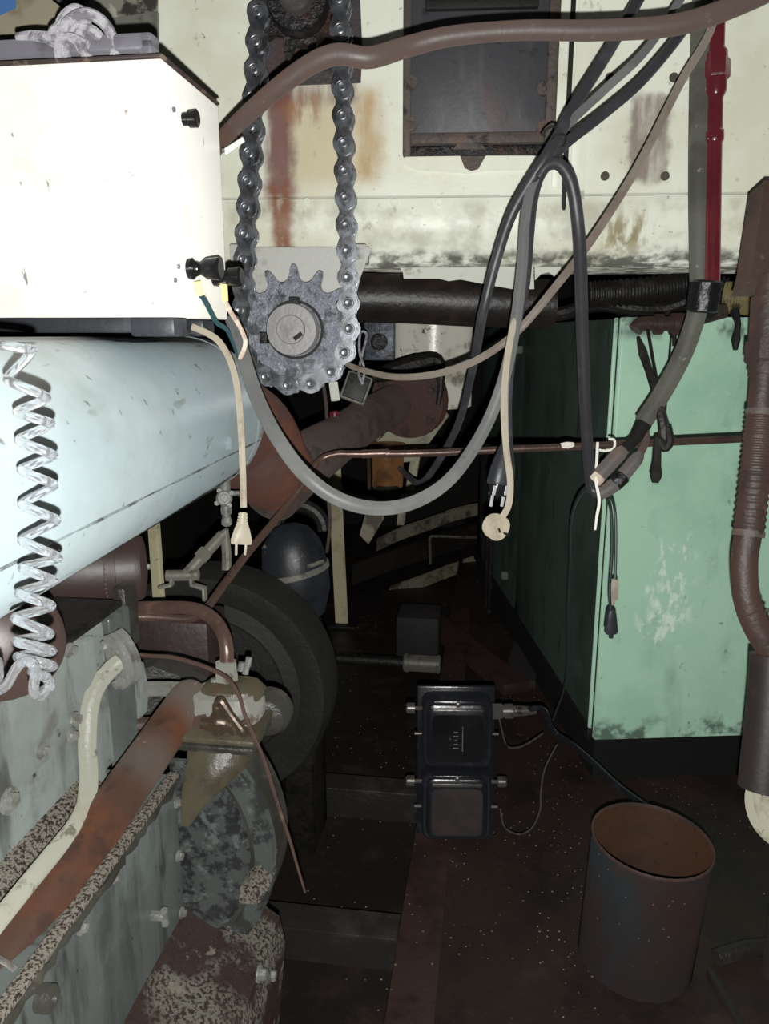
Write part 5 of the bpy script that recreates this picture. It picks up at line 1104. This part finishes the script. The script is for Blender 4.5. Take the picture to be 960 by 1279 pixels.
for i, (yc, lidm, lab) in enumerate(((hB2 * .74, M['lid'], 'glossy black upper lid'), (hB2 * .26, M['lid_dusty'], 'dusty brown lower lid'))):
    H_ = hB2 * .46
    mb = MB(); mb.loft(bp_(0, yc, -.012), NB, TB, [(0, wBx * .47, H_ * .50, 8), (.055, wBx * .46, H_ * .49, 8), (.060, wBx * .44, H_ * .47, 8)], 40); body = obj('enclosure', mb, M['boxblack'], tb)
    mb = MB(); mb.loft(bp_(0, yc - .004, .046), NB, TB, [(0, wBx * .41, H_ * .44, 7), (.012, wBx * .40, H_ * .43, 7), (.016, wBx * .37, H_ * .40, 6)], 40); obj('lid_frame', mb, M['boxblack'], body)
    mb = MB(); mb.loft(bp_(0, yc - .012, .058), NB, TB, [(0, wBx * .34, H_ * .335, 9), (.006, wBx * .335, H_ * .33, 9)], 40); obj('lid', mb, lidm, body, lab)
    mb = MB(); mb.box(bp_(0, yc + H_ * .335, .064), (wBx * .66, .008, .010), TB, NB, UB, .003); obj('lid_rib', mb, M['gland'], body, 'bright rib along the top of the lid')
    mb = MB(); mb.box(bp_(0, yc + H_ * .44, .060), (wBx * .66, .012, .014), TB, NB, UB, .005); obj('hinge', mb, M['boxblack'], body)
    mb = MB(); mb.lathe(bp_(0, yc + H_ * .43, .066), NB, [(0, .008), (.006, .008), (.008, .005)], 14); obj('hinge_screw', mb, M['gland'], body)
    for sx in (-1, 1):
        mb = MB(); mb.tube([bp_(sx * wBx * .46, yc + H_ * .30, .02), bp_(sx * (wBx * .46 + .03), yc + H_ * .30, .02)], .006, 10)
        if not (sx == 1 and i == 0):
            mb.lathe(bp_(sx * (wBx * .46 + .022), yc + H_ * .30, .02), TB * sx, [(0, .016), (.022, .016), (.026, .012)], 16)
        obj('side_screw', mb, M['gland'], body)
        mb = MB(); mb.tube([bp_(sx * wBx * .46, yc - H_ * .06, .02), bp_(sx * (wBx * .46 + .022), yc - H_ * .06, .02)], .005, 8); obj('side_pin', mb, M['gland'], body)
mk = MB()
for i in range(5):
    mk.box(bp_(-.006 + (i % 2) * .0, hB2 * .74 - .04 + i * .012, .0655), (.016 - (i % 3) * .004, .001, .003), TB, NB, UB)
mk.box(bp_(.014, hB2 * .74 - .012, .0655), (.0025, .001, .075), TB, NB, UB); mk.box(bp_(-.022, hB2 * .74 - .012, .0655), (.004, .001, .004), TB, NB, UB)
obj('lid_print', mk, M['steelgrey'], tb, 'faint worn print on the upper lid')
gl = bp_(wBx * .47, hB2 * .86, .02)
gd = (TB + UB * .03).normalized()
mb = MB(); mb.hexnut(gl, gd, .026, .03); mb.lathe(gl + gd * .03, gd, [(0, .018), (.006, .018), (.006, .022), (.03, .022), (.034, .016), (.06, .015), (.10, .010)], 18); obj('cable_gland', mb, M['gland'], tb, 'nickel cable gland at the upper right')
gx = gl + gd * .09
bk = onfloor(800, 1004)
mb = MB(); mb.tube(sm([gx, gx + gd * .06 + Z * .004, P(690, 912, 2.42), P(712, 928, 2.38), P(740, 952, 2.30), P(770, 980, 2.22), P(800, 1002, 2.14), P(830, 1020, 2.10)], 8), .0085, 10)
single('rubber_cable', mb, M['boxblack'], 'black rubber cable from the box gland falling behind the rusty bucket', 'cable')
mb = MB(); mb.tube(sm([gl + gd * .02 - UB * .02, P(632, 930, 2.36), P(645, 934, 2.38), P(660, 928, 2.4), P(678, 916, 2.44)], 6), .0028, 6)
single('thin_wire', mb, M['gland'], 'thin wire looping under the box gland', 'wire')
mb = MB(); mb.tube(sm([bp_(wBx * .46 + .03, hB2 * .22, .02), P(630, 1033, 2.2), P(648, 1042, 2.16), P(664, 1034, 2.2), P(674, 1012, 2.26), P(675, 990, 2.32), P(680, 960, 2.4), P(695, 930, 2.5)], 6), .0028, 6)
single('thin_wire', mb, M['gland'], 'thin wire loop curling on the floor right of the lower black box', 'wire')
# ------------------------------------------------------------------ rusty bucket
M['bucket_out'] = mat('rusty_painted_bucket', L(36, 31, 30), .6, layers=[dict(c=L(40, 29, 26), s=4, lo=.42, hi=.6, a=.9), dict(c=L(31, 39, 43), s=3.5, lo=.5, hi=.66, a=.8, st=(1, 1, .4)), dict(c=L(54, 34, 24), s=7, lo=.58, hi=.7, a=.8), dict(c=L(120, 104, 92), s=40, vor=1, lo=.05, hi=.11, thin=2.5, a=.7)], bump=.25)
M['bucket_in'] = mat('rust_brown_bucket_inside', L(56, 36, 24), .65, layers=[dict(c=L(42, 28, 20), s=6, lo=.45, hi=.65, a=.8), dict(c=L(36, 24, 18), s=40, lo=.6, hi=.68, a=.8)], bump=.3)
bc0 = atz(806, 1212, 0); hk = .335
tl_ = (Z + RGT * .05 - V((0, 1, 0)) * .02).normalized()
dBk = (P(814, 1048, 1) - EYE).length
bt_ = V((0, 0, 0))
rim_c = hit(814, 1048, bc0 + tl_ * hk, tl_)
rB = 72.5 * ((rim_c - EYE).dot(FWD)) / F
base_c = V((rim_c.x, rim_c.y, rim_c.z)) - tl_ * (rim_c.z / tl_.z)
bk_ = thing('metal_bucket', 'rusty round metal bucket with an open top standing on the floor at lower right', 'bucket', base_c)
mb = MB(); Hh = (rim_c - base_c).length
ax_ = (rim_c - base_c).normalized()
mb.lathe(base_c, ax_, [(0.0, rB * .97), (.004, rB * .985), (Hh * .98, rB), (Hh, rB)], 64, False); mb.f.append(tuple(range(64))); obj('bucket_wall', mb, M['bucket_out'], bk_)
mb = MB(); mb.lathe(base_c, ax_, [(Hh, rB * .985), (Hh * .5, rB * .97), (.012, rB * .955)], 64, False); n_ = len(mb.v); mb.f.append(tuple(range(n_ - 64, n_))); obj('bucket_inside', mb, M['bucket_in'], bk_, 'rust brown inside')
mb = MB(); mb.lathe(base_c + ax_ * Hh, ax_, [(-.004, rB * .98), (.0015, rB * .985), (.003, rB), (.0015, rB * 1.015), (-.004, rB * 1.015)], 64, False); obj('rim', mb, M['redbrown'], bk_, 'worn rolled rim')
# flat bars on the floor beside the bucket
a_, b_ = onfloor(885, 1215), onfloor(925, 1285); d_ = a_ - b_
mb = MB(); mb.box((a_ + b_) / 2 + Z * .008, (.018, .016, d_.length), d_.normalized().cross(Z).normalized(), Z, d_.normalized(), .003)
single('floor_bar', mb, M['bar'], 'thin dark steel bar lying on the floor right of the bucket', 'bar')
a_, b_ = onfloor(893, 1205), onfloor(965, 1190); d_ = a_ - b_
mb = MB(); mb.tube([a_ + Z * .02, (a_ + b_) / 2 + Z * .03, b_ + Z * .02], .02, 12)
single('floor_pipe', mb, M['bar'], 'short dark pipe lying on the floor in the lower right corner', 'pipe')
# ------------------------------------------------------------------ repeats share a group
GROUPS = {'black_cable': 'cables of the tied bunch', 'grey_cable': 'cables of the tied bunch', 'hull_frame': 'hull frames in the dark behind', 'cross_frame': 'steel cross frames in the pit', 'cable_connector': 'sleeved cable connectors',
          'mains_plug': 'hanging mains plugs', 'oily_rope': 'dark cords on the cabinet front', 'black_rag': 'black oily rags', 'ribbed_hose': 'ribbed hoses over the cabinet', 'terminal_wire': 'wires from the box terminals',
          'cream_strut': 'cream struts', 'frame_lug': 'lugs under the cable loop', 'thin_wire': 'thin wires by the junction boxes', 'chain_sprocket': 'sprockets of the chain drive'}
for o in list(SC.objects):
    st_ = o.name.split('.')[0]
    if o.parent is None and st_ in GROUPS and 'label' in o: o['group'] = GROUPS[st_]
# ------------------------------------------------------------------ camera, lights, world
cam = bpy.data.cameras.new('camera'); co = bpy.data.objects.new('camera', cam); COL.objects.link(co)
cam.sensor_fit = 'VERTICAL'; cam.sensor_height = 36; cam.lens = F / 1279 * 36; cam.clip_start = .02
co.matrix_world = Matrix((RGT, UPV, -FWD)).transposed().to_4x4(); co.location = EYE
SC.camera = co
def lamp(name, loc, power, rad, col=(1, 1, 1)):
    l = bpy.data.lights.new(name, 'POINT'); l.energy = power; l.shadow_soft_size = rad; l.color = col
    o = bpy.data.objects.new(name, l); COL.objects.link(o); o.location = loc; return o
lamp('camera_flash', EYE - UPV * .042 + RGT * .004 - FWD * .005, 178, .005, (1, 1, .97))
w = bpy.data.worlds.new('world'); SC.world = w; w.use_nodes = True
w.node_tree.nodes['Background'].inputs[0].default_value = (.9, .95, 1, 1)
w.node_tree.nodes['Background'].inputs[1].default_value = .02
vs = SC.view_settings
vs.view_transform = 'Standard'; vs.look = 'None'; vs.exposure = 0; vs.gamma = 1; vs.use_curve_mapping = False
